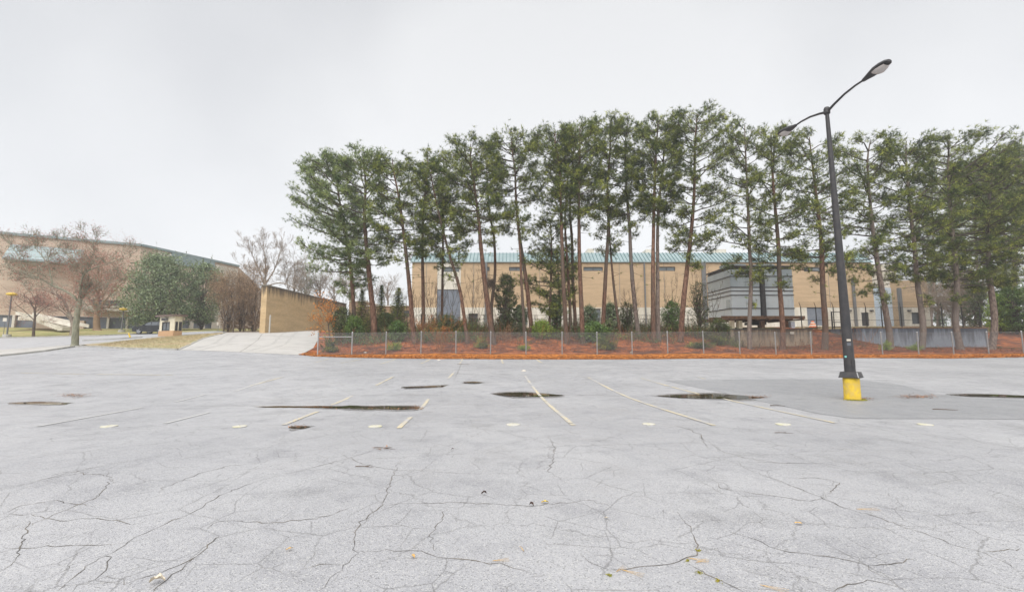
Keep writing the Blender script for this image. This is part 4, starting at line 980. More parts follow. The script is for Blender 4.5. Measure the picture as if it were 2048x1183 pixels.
for (lab, tp, d, cr_, r0, dens, grey, low_) in PINES:
    pine(lab, tp, d, None, cr_, r0=r0*1.0, dens=dens*(.92 if tp[0][0] < 1400 else .8), rnd=.22 if tp[0][0] < 720 else .5 if tp[0][0] < 760 else .62, grey=bool(grey), m=14, limbs_low=low_, needle=M_needle_b if tp[0][0] < 760 else M_needle)
GB = 'pines of the wood beyond the retaining wall'
for lab, tp, d, cr_, r0, dens in [
 ('background pine with twin boughs at the right edge', [(2033, 690), (2032, 600), (2030, 480), (2034, 380), (2040, 290)], 52, (520, 80, 80), .24, 1.3),
 ('background pine partly cut by the right edge, tallest there', [(2075, 690), (2072, 560), (2070, 420), (2066, 282)], 50, (560, 95, 60), .25, 1.3),
 ('background pine behind the right end of the retaining wall', [(2000, 660), (2004, 560), (2008, 460), (2005, 380), (2002, 320)], 62, (500, 60, 60), .22, 1.2),
 ('background pine behind the pale trunked one', [(1950, 650), (1952, 560), (1950, 460), (1948, 330)], 66, (500, 55, 55), .2, 1.0),
 ('background pine behind the warehouse right end', [(1865, 640), (1868, 560), (1866, 460), (1862, 320)], 88, (560, 45, 45), .22, 1.0),
 ('background pine between the warehouse end and the edge of the wood', [(1905, 640), (1904, 560), (1908, 460), (1910, 340)], 92, (580, 45, 45), .22, 1.0),
 ('low spreading background pine in the wood', [(1965, 640), (1966, 560), (1968, 470)], 90, (620, 60, 60), .2, 1.1),
]:
    pine(lab, tp, d, None, cr_, r0=r0, dens=dens*.9, grey=True, group=GB, m=11, tw=.042, needle=M_needle)

# ------------------------------------------------------------------ leafless and broadleaved trees
def grow(A_, B_, ra, rb, tips, p, dv, L, r, lvl, maxl, spread=.55, up=.25, kids=(2, 3), wig=.16, flat=1.0):
    n = 3 if lvl < maxl-1 else 2; q = p.copy(); dcur = dv.copy(); pts = [q.copy()]
    for s_ in range(n):
        dcur = dcur + rng.normal(size=3)*wig + np.array([0, 0, up*.25]); dcur /= np.linalg.norm(dcur)
        nq = q + dcur*L/n
        A_.append(q); B_.append(nq); r1 = r*(1-.3*s_/n); r2 = r*(1-.3*(s_+1)/n); ra.append(r1); rb.append(r2); q = nq; pts.append(q.copy())
    tips.append((q.copy(), dcur.copy(), lvl))
    if lvl >= maxl: return
    k = random.randint(*kids)
    for c_ in range(k+1):
        st = pts[-1] if c_ < k-1 else pts[random.randint(1, n)]
        dd = dcur + rng.normal(size=3)*spread*np.array([1, 1, .8]) + np.array([0, 0, up]); dd[2] *= flat; dd /= np.linalg.norm(dd)
        grow(A_, B_, ra, rb, tips, st, dd, L*random.uniform(.58, .85), max(.006, r*random.uniform(.5, .68)), lvl+1, maxl, spread, up, kids, wig, flat)
def bare_tree(label, limbs, d, group, trunk_m=M_twig, cat='tree', name='bare_tree', r0=.2, maxl=4, L0=1.6, up=.25, spread=.55, leaf=None, kids=(2, 2), foot=None, twig_min=.008, starts=3):
    """limbs: list of (pixel path, r_start, r_end, depth change); first is the trunk"""
    b = P(limbs[0][0][0][0], limbs[0][0][0][1], d); gz = T(b.x, d) if foot is None else foot
    t = thing(name, label, cat, (b.x, d, gz), group)
    tb = MB(); A_, B_, ra, rb, tips = [], [], [], [], []
    for li, (pp, rs, re, dz) in enumerate(limbs):
        n_ = len(pp); pts = [P(x, y, d+dz*(i/(n_-1))) for i, (x, y) in enumerate(pp)]
        if li == 0: pts = [Vector((pts[0].x, d, gz-.2))] + [q for q in pts if q.z > gz+.2]
        path, L = smooth_path(pts, max(6, 4*n_)); q = np.linspace(0, 1, len(path)); rad = rs*(1-q)+re*q
        if li == 0: rad[0] *= 1.7; rad[1] *= 1.2
        tb.tube(path, rad, 8, wob=.05)
        k = starts*max(2, int(L/.9)) if li else starts
        for s_ in range(k):
            u = random.uniform(.25 if li else .82, 1); j = min(len(path)-2, int(u*(len(path)-1)))
            dv = path[j+1]-path[j]; dv = dv/np.linalg.norm(dv); dv = dv*.6 + rng.normal(size=3)*.55 + [0, 0, up*.6]; dv /= np.linalg.norm(dv)
            grow(A_, B_, ra, rb, tips, path[j].copy(), dv, L0*random.uniform(.5, 1.1), max(.014, rad[j]*.42), 1, maxl, spread, up, kids)
        dv = path[-1]-path[-2]; dv = dv/np.linalg.norm(dv)
        grow(A_, B_, ra, rb, tips, path[-1].copy(), dv, L0, re*.9, 1, maxl, spread, up, kids)
    tb.build('trunk', trunk_m, t, smooth=True)
    bm_ = MB(); ra = np.maximum(ra, twig_min); rb = np.maximum(rb, twig_min*.8); bm_.segs(A_, B_, ra, rb, 3); bm_.build('branches', trunk_m if leaf is None or True else M_twig, t)
    if leaf:
        lm, n_per, size, jit, frac = leaf
        tp = np.array([q for q, _, lv in tips if lv >= maxl-1 and random.random() < frac])
        if len(tp):
            fm = MB(); leaves(fm, np.repeat(tp, n_per, 0), size=size, jit=jit); fm.build('leaves', lm, t)
    return t
RB = (M_red_bud, 3, .08, .2, .5)
bare_tree('wide spreading red budded leafless tree with lichen covered trunk at the grass island tip', [
  ([(150, 691), (152, 650), (156, 618), (160, 603)], 0.285, 0.165, 0),
  ([(158, 606), (148, 592), (125, 578), (104, 570), (80, 556), (50, 545), (15, 535)], 0.105, 0.025, -1.5),
  ([(105, 571), (101, 550), (98, 535), (85, 512), (70, 495)], 0.062, 0.022, 1.0),
  ([(162, 600), (161, 575), (166, 552), (178, 540), (205, 530), (235, 520)], 0.099, 0.025, -1.0),
  ([(166, 553), (172, 535), (150, 522), (135, 508), (120, 495)], 0.062, 0.019, 1.2),
  ([(168, 550), (175, 525), (188, 502), (184, 484)], 0.062, 0.019, .5),
  ([(163, 596), (180, 582), (200, 572), (230, 562)], 0.056, 0.019, 1.2),
  ([(165, 600), (190, 622), (205, 600), (208, 590)], 0.037, 0.012, -.8),
  ([(60, 549), (40, 520), (30, 500)], 0.037, 0.012, .6),
  ], 40, None, trunk_m=M_trunk_l, name='redbud_tree', maxl=5, L0=.86, up=.12, leaf=RB, spread=.6, starts=2, twig_min=.011)
bare_tree('small leafless tree with orange red buds on the lawn, left of the wide spreading one', [([(67, 671), (68, 650), (70, 632), (69, 618)], .16, .1, 0), ([(70, 634), (85, 618), (100, 610)], .06, .03, 0), ([(69, 640), (50, 622), (38, 612)], .06, .03, 0), ([(69, 622), (72, 604), (66, 592)], .07, .03, 0)],
  58, 'leafless trees on the arena lawn', trunk_m=M_twig_d, maxl=4, L0=1.4, up=.1, leaf=(M_red_bud, 6, .10, .3, .9), starts=2)
bare_tree('leafless tree with a pale trunk just behind the wide spreading one', [([(144, 672), (146, 650), (142, 636), (138, 626)], .3, .17, 0), ([(142, 640), (125, 622), (105, 612)], .1, .04, 0), ([(146, 642), (160, 620), (170, 600)], .1, .04, 0)],
  60, 'leafless trees on the arena lawn', trunk_m=M_twig, maxl=4, L0=1.9, up=.15, leaf=(M_red_bud, 6, .12, .35, .9), starts=2)
bare_tree('thick trunked leafless tree before the white balcony of the arena', [([(194, 662), (193, 640), (194, 618)], .5, .3, 0), ([(194, 622), (215, 595), (240, 570)], .16, .05, 0), ([(193, 622), (175, 590), (170, 560)], .16, .05, 0), ([(194, 618), (200, 570), (205, 530)], .18, .05, 0)],
  70, 'leafless trees on the arena lawn', trunk_m=M_brown_leaf, maxl=4, L0=2.6, up=.2, leaf=(M_red_bud, 6, .13, .45, .9), starts=2)

def bushy(label, px, base_y, top_y, wpx, d, m, cat, name, n=9000, size=.16, stems=M_twig_d, group=None, lumps=34, trunk=True, low=.0, asp=.5, squash=1.0, foot=None, jit=.34, cone=0.0):
    """broadleaf crown of many leaf clumps on visible stems"""
    b = P(px, base_y, d); gz = T(b.x, d) if foot is None else foot
    zt_ = P(px, top_y, d).z; Rr = wpx*mpp(d)/2; z0 = gz + (zt_-gz)*low; Hh = zt_-z0
    t = thing(name, label, cat, (b.x, d, gz), group)
    A_, B_, ra, rb = [], [], [], []; C_ = []
    for i in range(lumps):
        a = i*2.4+random.uniform(-.4, .4); f = (i+.5)/lumps; zz = z0 + Hh*(.06+.9*f)
        prof = math.sin(math.pi*min(1, (.12+.86*f)))**.55 if not cone else (1-f*.92)**cone
        rr = Rr*prof*random.uniform(.35, .88)
        c = np.array([b.x+math.cos(a)*rr, d+math.sin(a)*rr*squash, zz]); C_.append((c, Rr*random.uniform(.14, .42)*(.6 if cone else 1)))
        st = np.array([b.x+random.uniform(-.1, .1)*Rr, d, gz + (zz-gz)*random.uniform(.15, .55)])
        md = (st+c)/2 + rng.normal(size=3)*.1*Rr
        A_ += [st, md]; B_ += [md, c]; ra += [.035+.01*Rr, .025]; rb += [.025, .01]
        if trunk: A_.append(np.array([b.x, d, gz-.1])); B_.append(st); ra.append(.04+.03*Rr); rb.append(.035)
    f_ = MB(); per = n//lumps
    if not trunk is False:
        for _ in range(26):
            q_ = unit(rng.normal(size=3)*[1, .8, .9]); q_[2] = abs(q_[2])*.9+.15
            c0_ = np.array([b.x, d, gz+.3*(zt_-gz)]); e_ = q_*np.array([Rr, Rr*squash, (zt_-gz)*.72])*random.uniform(.85, 1.25); k_ = 22
            u_ = rng.uniform(.35, 1, (k_, 1)); leaves(f_, c0_+e_*u_+rng.normal(size=(k_, 3))*.07, size=size, asp=asp)
            A_.append(c0_); B_.append(c0_+e_); ra.append(.016); rb.append(.006)
    for c, r in C_:
        q = unit(rng.normal(size=(per, 3)))*rng.uniform(.1, 1.25, (per, 1))**.8*r*np.array([1, 1, .62]) + c
        leaves(f_, q, size=size, jit=jit*r*.3, up=.2, asp=asp)
    f_.build('leaves', m, t); s_ = MB(); s_.segs(A_, B_, ra, rb, 4); s_.build('stems', stems, t); return t
bushy('large round evergreen magnolia behind the ticket booth', 312, 662, 507, 142, 70, M_magn, 'magnolia tree', 'magnolia_tree', n=21000, size=.32, lumps=110, low=.0, asp=.45, stems=M_twig_d)
bushy('smaller darker evergreen magnolia between the large one and the brown trees', 402, 662, 523, 92, 76, M_magn, 'magnolia tree', 'magnolia_tree', n=12000, size=.32, lumps=70, low=.06, stems=M_twig_d)
BRN = 'small brown trees left of the brick wall'
for i, (lab, px, by, ty, w_, d) in enumerate([('brown leaved small tree next to the dark magnolia', 447, 661, 556, 45, 63), ('brown leaved small tree with two thin stems at the drive edge', 466, 662, 560, 44, 60.5),
      ('tallest brown leaved small tree between drive and magnolia', 487, 660, 545, 50, 64), ('brown leaved small tree touching the brick wall end', 509, 662, 552, 44, 62.5)]):
    bb = P(px, by, d)
    bare_tree(lab, [([(px, by), (px+2, by-25), (px-1, by-48)], .11, .06, 0), ([(px, by-20), (px-9, by-48), (px-14, ty+25)], .05, .02, .3), ([(px+1, by-18), (px+10, by-50), (px+14, ty+22)], .05, .02, -.3), ([(px, by-45), (px+2, by-70), (px, ty+15)], .06, .02, 0)],
      d, BRN, trunk_m=M_twig_d, maxl=4, L0=1.25, up=.25, leaf=(M_brown_leaf, 7, .12, .28, .8), starts=2, name='small_tree')
for lab, px, ty, w_ in (('brown scrubby bush under the brown trees nearest the magnolia', 456, 606, 42), ('brown scrubby bush in the middle of the brown trees', 480, 602, 40), ('brown scrubby bush against the brick wall end', 505, 608, 36)):
    bushy(lab, px, 661, ty, w_, 65, M_brown_leaf, 'bush', 'bush', n=3600, size=.15, lumps=40, group='brown scrub left of the brick wall')
GT = 'leafless trees behind the brick wall'
bare_tree('big pale leafless tree rising behind the left end of the brick wall', [([(529, 600), (530, 580), (530, 562)], .42, .3, 0), ([(530, 565), (515, 535), (503, 505), (492, 488)], .16, .04, 0), ([(530, 562), (531, 525), (528, 500), (527, 482)], .2, .04, 0), ([(531, 566), (548, 540), (560, 505), (565, 485)], .17, .04, 1), ([(531, 572), (560, 565), (590, 575), (605, 585)], .14, .05, 0), ([(529, 560), (505, 545), (485, 530)], .12, .04, -1)],
  92, GT, trunk_m=M_twig, maxl=4, L0=1.5, up=.35, spread=.42, starts=2, foot=5, twig_min=.018)
for lab, px, ty, d, lf in [('leafless tree under the leftmost pine boughs', 588, 505, 96, None), ('greenish leafless tree behind the middle of the brick wall', 612, 528, 98, (M_leaf, 3, .2, .3, .35)),
      ('low twiggy leafless tree above the dark end of the brick wall', 640, 540, 100, None), ('low twiggy leafless tree left of the conifer saplings', 668, 548, 102, None), ('pale leafless tree filling the gap beside the second pine', 700, 552, 104, (M_brown_leaf, 2, .2, .3, .3)), ('leafless tree in the gap left of the warehouse', 775, 566, 110, None)]:
    bare_tree(lab, [([(px, 640), (px+1, 600), (px, 590)], .3, .2, 0), ([(px, 600), (px-12, 575), (px-20, ty+22)], .12, .04, 0), ([(px, 600), (px+12, 572), (px+19, ty+22)], .12, .04, 0), ([(px, 592), (px+2, 565), (px, ty+14)], .13, .04, 0)],
      d, GT, trunk_m=M_twig, maxl=4, L0=1.6, up=.22, spread=.6, starts=2, foot=5, twig_min=.02, leaf=lf)

# ------------------------------------------------------------------ undergrowth behind and in front of the fence
GS = 'undergrowth behind the chain link fence'
def conifer(label, px, by, ty, w_, d, m=M_needle):
    b = P(px, by, d); gz = T(b.x, d); zt_ = P(px, ty, d).z; Rr = w_*mpp(d)/2
    t = thing('conifer_sapling', label, 'conifer sapling', (b.x, d, gz), 'conifer saplings at the left of the fence')
    s_ = MB(); s_.segs([(b.x, d, gz-.1)], [(b.x, d, zt_)], [.06], [.01], 5)
    TC, TD, A_, B_ = [], [], [], []
    n = int((zt_-gz)/.2)
    for i in range(n):
        f = i/n; z = gz+.5+(zt_-gz-.5)*f; r = Rr*(1-f)**.8*random.uniform(.75, 1.1)+.08
        for k in range(7):
            a = k*.9+i*.7+random.uniform(-.3, .3); e = np.array([math.cos(a), math.sin(a), .25])
            p0 = np.array([b.x, d, z]); p1 = p0+e*r; A_.append(p0); B_.append(p1)
            for u in np.linspace(.35, 1, max(2, int(r/.16))): TC.append(p0+(p1-p0)*u); TD.append(e+rng.normal(size=3)*.4)
    s_.segs(A_, B_, [.015]*len(A_), [.006]*len(A_), 3); s_.build('trunk', M_twig_d, t)
    f_ = MB(); needles(f_, TC, TD, m=9, L=.24, w_=.036, spread=1.2); f_.build('crown', m, t)
conifer('narrow conifer sapling between the two leftmost pines', 722, 660, 578, 34, 45)
conifer('slender conifer sapling with the tallest tip', 761, 660, 568, 26, 46)
conifer('broad based conifer sapling beside the red brown leaning pine', 795, 662, 573, 46, 45)
conifer('short conifer sapling low against the second pine', 742, 665, 612, 36, 44.5)
for a in [
 ('leafy yellow green bush behind the first fence bay', 683, 672, 612, 50, 42.5, M_holly, 6000, .13),
 ('green leafy bush at the foot of the leftmost pine', 706, 672, 630, 42, 42, M_leaf, 5000, .13),
 ('dark bush between the second pine and the slender sapling', 770, 672, 624, 48, 43.5, M_holly, 5500, .12),
 ('bright leafy bush at the foot of the broad conifer sapling', 795, 678, 640, 38, 41.5, M_leaf, 3500, .12),
 ('loose brown green thicket left of the leaning pine', 895, 672, 628, 52, 43, M_holly, 2600, .12),
 ('thin leafy sprays before the grey warehouse door', 925, 668, 640, 40, 44, M_leaf, 1500, .12),
 ('tall dark holly with an open narrow crown', 1012, 665, 545, 52, 45, M_holly, 7500, .15),
 ('dense dark bush tucked behind the slender bending pine', 1040, 668, 608, 38, 45.5, M_magn, 4500, .13),
 ('bright lime green bush between the flat headed and short pines', 1084, 676, 640, 48, 42.5, M_lime, 3600, .12),
 ('loose leafy bush among the short pines', 1112, 670, 585, 34, 45, M_leaf, 2600, .13),
 ('glossy broadleaf bush sprawling by the right end of the pine clump', 1188, 690, 645, 66, 41.5, M_leaf, 5500, .17),
 ('upright dark green bush behind the glossy one', 1180, 668, 610, 40, 45, M_magn, 3500, .13),
 ('dark green bush left of the bowed thin pine', 1222, 670, 604, 38, 44, M_magn, 4500, .13),
 ('open twiggy bush right of the bowed thin pine', 1256, 668, 602, 42, 45, M_holly, 1800, .13),
 ('round green bush right of the twin trunks', 1345, 668, 600, 46, 45, M_leaf, 4200, .13),
 ('airy half bare shrub left of the cooling unit', 1400, 668, 560, 50, 46, M_holly, 1500, .13),
 ('low ragged shrub at the left end of the tan retaining wall', 1438, 680, 635, 48, 44, M_holly, 2200, .12),
 ('low green clump on the slope under the cooling unit', 1452, 672, 645, 30, 44.5, M_leaf, 1500, .11)]:
    bushy(a[0], a[1], a[2], a[3], a[4], a[5], a[6], 'bush', 'bush', n=int(a[7]*1.25), size=a[8], lumps=60, group=GS)
def needle_bush(label, px, by, ty, w_, d, m=M_needle, n=240):
    b = P(px, by, d); gz = T(b.x, d); Hh = P(px, ty, d).z-gz; Rr = w_*mpp(d)/2
    t = thing('needle_bush', label, 'bush', (b.x, d, gz), GS)
    C_ = []; A_, B_ = [], []
    for i in range(n):
        q = rng.normal(size=3); q /= np.linalg.norm(q); q[2] = abs(q[2]); r = random.uniform(.25, 1.25)*(.75+.25*math.sin(3.1*q[0]+px)+.2*math.sin(5*q[1]+px))
        p = np.array([b.x+q[0]*Rr*r, d+q[1]*Rr*r*.7, gz+.1+q[2]*Hh*r]); C_.append(p)
        if i % 4 == 0: A_.append(np.array([b.x, d, gz-.05])); B_.append(p)
    s_ = MB(); s_.segs(A_, B_, [.014]*len(A_), [.006]*len(A_), 3); s_.build('stems', M_twig_d, t)
    f_ = MB(); needles(f_, C_, np.array(C_)-[b.x, d, gz], m=14, L=.26, w_=.022, spread=.8); f_.build('leaves', m, t)
needle_bush('grey green low pine bush in the first fence bay', 662, 706, 676, 44, 37.4)
needle_bush('soft green needle bush hanging by the fourth fence post', 1048, 706, 690, 24, 38, n=90, m=M_lime)
needle_bush('fluffy grey green needle bush in the middle of the slope', 1216, 702, 672, 52, 38.2, n=300)
needle_bush('faint green needle bush left of the thick red barked pine', 962, 700, 674, 40, 38.6, n=150)
needle_bush('dull green bush sprawled on the slope right of the tallest pine', 1400, 702, 682, 56, 38.6, n=200)
needle_bush('green brush before the tan retaining wall', 1437, 692, 664, 44, 40.5, n=180)
needle_bush('small green sprig by the second fence bay', 790, 706, 680, 28, 38, n=90, m=M_lime)
needle_bush('green weeds at the foot of the leaning pine by the lamp post', 1772, 703, 682, 26, 38.6, n=90, m=M_lime)
needle_bush('green weeds at the foot of the next pine along the grey wall', 1832, 701, 688, 30, 38.6, n=90, m=M_lime)
GSap = 'bare saplings on the slope'
def sapling(label, px, by, ty, d, m=M_twig_d, n=5, leaf=None):
    b = P(px, by, d); gz = T(b.x, d)
    bare_tree(label, [([(px, by), (px+random.uniform(-2, 2), (by+ty)/2), (px+random.uniform(-4, 4), ty+18)], .035, .015, 0)] + [([(px, by-(by-ty)*f), (px+s*6, by-(by-ty)*(f+.15)), (px+s*(9+random.uniform(0, 5)), by-(by-ty)*(f+.38))], .018, .01, random.uniform(-.4, .4)) for f, s in ((.15, -1), (.28, 1), (.42, -1), (.55, 1))],
      d, GSap, trunk_m=m, cat='sapling', name='sapling', maxl=3, L0=.7, up=.5, spread=.4, starts=1, twig_min=.007, leaf=leaf)
for lab, px, by, ty, d in [('bare sapling just left of the dark straight pine', 838, 668, 590, 44), ('bare sapling between the dark straight pine and the grey door', 862, 668, 560, 44.5), ('thin bare sapling at the left edge of the grey door', 873, 670, 575, 43), ('bare sapling before the middle of the grey door', 905, 668, 568, 45),
   ('tall bare sapling right of the strongly leaning pine', 945, 670, 540, 44.5), ('bushy bare sapling before the tan wall, left of the thick red barked pine', 957, 672, 565, 43.5), ('bare sapling just right of the curving fork', 1003, 668, 590, 44), ('bare forked sapling left of the grey trunked pine', 1262, 668, 590, 44),
   ('bare sapling right of the tall crooked one', 1232, 668, 600, 46), ('thin bare sapling left of the tallest pine', 1345, 670, 560, 46), ('tall thin bare sapling right of the tallest pine', 1398, 670, 545, 46), ('bare sapling near the cooling unit corner', 1425, 670, 580, 46.5),
   ('bare sapling in the thicket over the first fence bays', 742, 672, 585, 43), ('bare sapling leaning over the second fence bay', 815, 672, 590, 42.5), ('bare twiggy sapling behind the orange leaved tree', 672, 675, 600, 42)]:
    sapling(lab, px, by, ty, d)
bare_tree('small tree holding dry orange leaves at the top of the drive beside the fence end', [([(660, 690), (658, 660), (654, 635)], .07, .035, 0), ([(658, 668), (645, 655), (634, 646)], .03, .015, 0), ([(655, 640), (644, 622), (640, 608)], .03, .015, 0), ([(657, 650), (663, 628), (661, 612)], .03, .015, 0)],
   40.5, None, trunk_m=M_twig_d, name='beech_sapling', maxl=3, L0=.55, up=.1, leaf=(M_orange_leaf, 6, .15, .18, .75), starts=2)
t_ = bare_tree('rust red twiggy bush growing through the fence', [([(880, 712), (880, 700), (881, 690)], .04, .03, 0)] + [([(880, 708), (880+s*8, 685), (880+s*(14+abs(s)*4), 662-abs(s)*0)], .022, .01, random.uniform(-.4, .4)) for s in (-1.6, -1, -.4, .4, 1, 1.6)], 37.0, None, trunk_m=M_twig_r, cat='bush', name='twiggy_bush', maxl=4, L0=.6, up=.4, spread=.45, starts=2, twig_min=.006, leaf=(M_orange_leaf, 2, .05, .1, .5))
# the thicket and young trees on the right
GR = 'young green trees at the edge of the wood'
for a in [('bright green young tree at the right edge', 2035, 675, 570, 60, 50, M_leaf, 9000, .16), ('bright green young tree right of the last tall trunk', 2003, 675, 585, 46, 51, M_lime, 6000, .16), ('dark green young tree between the bright ones', 2020, 672, 560, 50, 56, M_leaf, 7000, .17),
          ('dull green young tree behind the retaining wall end', 1962, 668, 560, 50, 60, M_holly, 5500, .17), ('olive green tree behind the wire fence', 1930, 660, 545, 55, 72, M_holly, 6000, .22), ('olive tree beyond the warehouse end', 1880, 655, 545, 60, 95, M_leaf, 7000, .28),
          ('green young tree cut by the right edge', 2080, 680, 560, 70, 48, M_leaf, 8000, .17)]:
    bushy(a[0], a[1], a[2], a[3], a[4], a[5], a[6], 'tree', 'young_tree', n=a[7], size=a[8], lumps=44, group=GR, foot=None)
for lab, px, d in (('leafless brown thicket tree right of the warehouse', 1875, 70), ('leafless brown thicket tree behind the pale trunked pine', 1905, 66), ('leafless brown thicket tree left of the dull green young one', 1940, 64)):
    bare_tree(lab, [([(px, 655), (px, 630), (px+2, 610)], .14, .09, 0), ([(px, 640), (px-14, 610), (px-20, 585)], .06, .03, 0), ([(px, 636), (px+14, 608), (px+20, 585)], .06, .03, 0)], d, 'leafless trees right of the warehouse', trunk_m=M_twig, maxl=5, L0=1.7, up=.12, spread=.7, starts=2, twig_min=.014, leaf=(M_brown_leaf, 2, .12, .3, .5))

# ------------------------------------------------------------------ loose pine straw and fallen leaves on the verge
k = 26000
x = rng.uniform(-17, 48, k); y = np.interp(x, [-17, -15.5, -12.5, -8, 0, 15, 30, 48], [36.2, 35.2, 34.2, 33.3, 32.9, 33.15, 33.45, 34.0])+rng.uniform(-.15, 3.2, k)*rng.uniform(.3, 1, k)
z = Tn(x, y)+.015; a = rng.uniform(0, 6.28, k); L = rng.uniform(.08, .2, k); e = np.c_[np.cos(a), np.sin(a), rng.uniform(0, .55, k)]*L[:, None]; n_ = np.c_[-np.sin(a), np.cos(a), np.zeros(k)]*.018
c0 = np.c_[x, y, z]; mb = MB(); mb.add(np.stack([c0-n_, c0+n_, c0+e], 1).reshape(-1, 3), np.arange(k*3).reshape(-1, 3))
o = mb.build('pine_needle_litter', mat('loose_orange_straw', (.56, .22, .05), (.22, .08, .025), scale=5, rough=.8, island=.75)); o['kind'] = 'stuff'
k = 30000
x = rng.uniform(-20, 47, k); y = 37.2+rng.uniform(0, 1, k)**1.4*9; z = Tn(x, y)+.02; a = rng.uniform(0, 6.28, k); L = rng.uniform(.1, .26, k)
e = np.c_[np.cos(a), np.sin(a), rng.uniform(0, .6, k)]*L[:, None]; n_ = np.c_[-np.sin(a), np.cos(a), np.zeros(k)]*.02; c0 = np.c_[x, y, z]; mb = MB()
keep = (x > -15.2-(y-37)*.3) & ~((x > 20.5) & (x < 30) & (y > 43.8)) & ~((x > 33) & (y > 42.9)); keep3 = keep
c0, e, n_ = c0[keep], e[keep], n_[keep]; k = len(c0)
mb.add(np.stack([c0-n_, c0+n_, c0+e], 1).reshape(-1, 3), np.arange(k*3).reshape(-1, 3))
o = mb.build('slope_needle_litter', mat('loose_red_straw', (.30, .09, .035), (.17, .06, .03), scale=3, rough=.9, island=.5)); o['kind'] = 'stuff'
def grass(name, poly_px, n, m, h=.09, y0=None):
    pts = px_path(poly_px); xs = [p[0] for p in pts]; ys = [p[1] for p in pts]; X_ = rng.uniform(min(xs), max(xs), n); Y_ = rng.uniform(min(ys), max(ys), n)
    ins = np.zeros(n, bool); j = len(pts)-1
    for i in range(len(pts)):
        c_ = ((ys[i] > Y_) != (ys[j] > Y_)) & (X_ < (xs[j]-xs[i])*(Y_-ys[i])/((ys[j]-ys[i]) or 1e-9)+xs[i]); ins ^= c_; j = i
    X_, Y_ = X_[ins], Y_[ins]; n = len(X_); z = Tn(X_, Y_)+.04; a = rng.uniform(0, 6.28, n); c0 = np.c_[X_, Y_, z]; hh = h*rng.uniform(.5, 1.5, (n, 1))
    s_ = np.c_[np.cos(a), np.sin(a), 0*a]*.012; e = np.c_[rng.normal(size=n)*.4, rng.normal(size=n)*.4, np.ones(n)]*hh
    mb = MB(); mb.add(np.stack([c0-s_, c0+s_, c0+e], 1).reshape(-1, 3), np.arange(n*3).reshape(-1, 3)); o = mb.build(name, m); o['kind'] = 'stuff'
grass('island_grass', [(355, 698, 37.3), (250, 696, 38.3), (190, 692, 39.3), (240, 683, 45), (316, 675, 50.5), (446, 667, 58)], 26000, mat('dry_grass_blades', (.46, .37, .22), (.36, .31, .17), scale=1, rough=.9, island=.4), h=.11)

# dead twigs and brush lying and standing on the slope
k = 5200
x = rng.uniform(-16, 46, k); y = rng.uniform(37.0, 49.5, k); ok = (x > -15-(y-37)*.3) & ~((x > 20.3) & (x < 30) & (y > 43.4)) & ~((x > 33) & (y > 42.6)); x, y = x[ok], y[ok]; k = len(x)
z = Tn(x, y); h = rng.uniform(.1, .75, k)*np.clip((y-36)/9, .25, 1); d_ = rng.normal(size=(k, 3))*[.5, .5, .1] + [0, 0, .8]
b0 = np.c_[x, y, z]; q = MB(); q.segs(b0, b0+d_*h[:, None], np.full(k, .009), np.full(k, .004), 3)
o = q.build('brush', M_twig_r); o['kind'] = 'stuff'
k = 7000
x = rng.uniform(-16, 46, k); y = 38+rng.beta(2.6, 1.3, k)*10; ok = (x > -14.5-(y-37)*.3) & ~((x > 20.3) & (x < 30) & (y > 43.4)) & ~((x > 33) & (y > 42.6)); x, y = x[ok], y[ok]; k = len(x)
n1 = np.sin(x*1.3+y*.9)+np.sin(x*.47-y*1.7)+np.sin(x*2.9+1.3); ok = n1 > .35; x, y = x[ok], y[ok]
z = Tn(x, y); q = MB(); c0 = np.repeat(np.c_[x, y, z+.05], 3, 0)+rng.normal(size=(len(x)*3, 3))*[.12, .12, .05]; c0[:, 2] = np.maximum(c0[:, 2], np.repeat(z, 3)+.03)
leaves(q, c0, size=.11, up=.6); o = q.build('ground_ivy', M_holly); o['kind'] = 'stuff'

# tangled undergrowth along the top of the slope (nobody could count its stems)
def tangle(name, n, m, size, xr, yr, hmax, per, seed, thick=.35, dens_fn=None):
    x = rng.uniform(*xr, n); y = rng.uniform(*yr, n); ok = (x > -14.5-(y-37)*.3) & ~((x > 20.3) & (y > 43.2)) & (np.sin(x*.9+seed)+.8*np.sin(x*2.3+seed*2)+np.sin(y*1.3+x*.4) > thick-(.9 if xr[1] < 5 else 0))
    x, y = x[ok], y[ok]; z = Tn(x, y); k = len(x); h = hmax*rng.uniform(.25, 1, k)**1.3*(.7+.3*np.sin(x*1.7+seed))
    d_ = np.c_[rng.normal(size=k)*.28, rng.normal(size=k)*.28, np.ones(k)]*h[:, None]; b0 = np.c_[x, y, z]; md = b0+d_*.55; e_ = b0+d_+rng.normal(size=(k, 3))*.12
    q = MB(); q.segs(np.r_[b0, md], np.r_[md, e_], np.r_[np.full(k, .013), np.full(k, .009)], np.r_[np.full(k, .009), np.full(k, .004)], 3)
    o = q.build(name+'_stems', M_twig_d if seed % 2 else M_twig_r); o['kind'] = 'stuff'
    if m is None: return
    u = rng.uniform(.2, 1.05, (k*per, 1)); c0 = np.repeat(b0, per, 0)+np.repeat(e_-b0, per, 0)*u+rng.normal(size=(k*per, 3))*.11
    q = MB(); leaves(q, c0, size=size, up=.3); o = q.build(name, m); o['kind'] = 'stuff'
tangle('green_undergrowth', 900, M_leaf, .11, (-16, -3), (40.5, 46), 1.9, 26, 1, thick=-.1)
tangle('brown_undergrowth', 900, M_brown_leaf, .10, (-16, 0), (40.5, 46), 2.1, 12, 2, thick=-.1)
tangle('dark_undergrowth', 2600, M_holly, .11, (-9, 22), (42, 47.5), 1.9, 16, 3, thick=-.3)
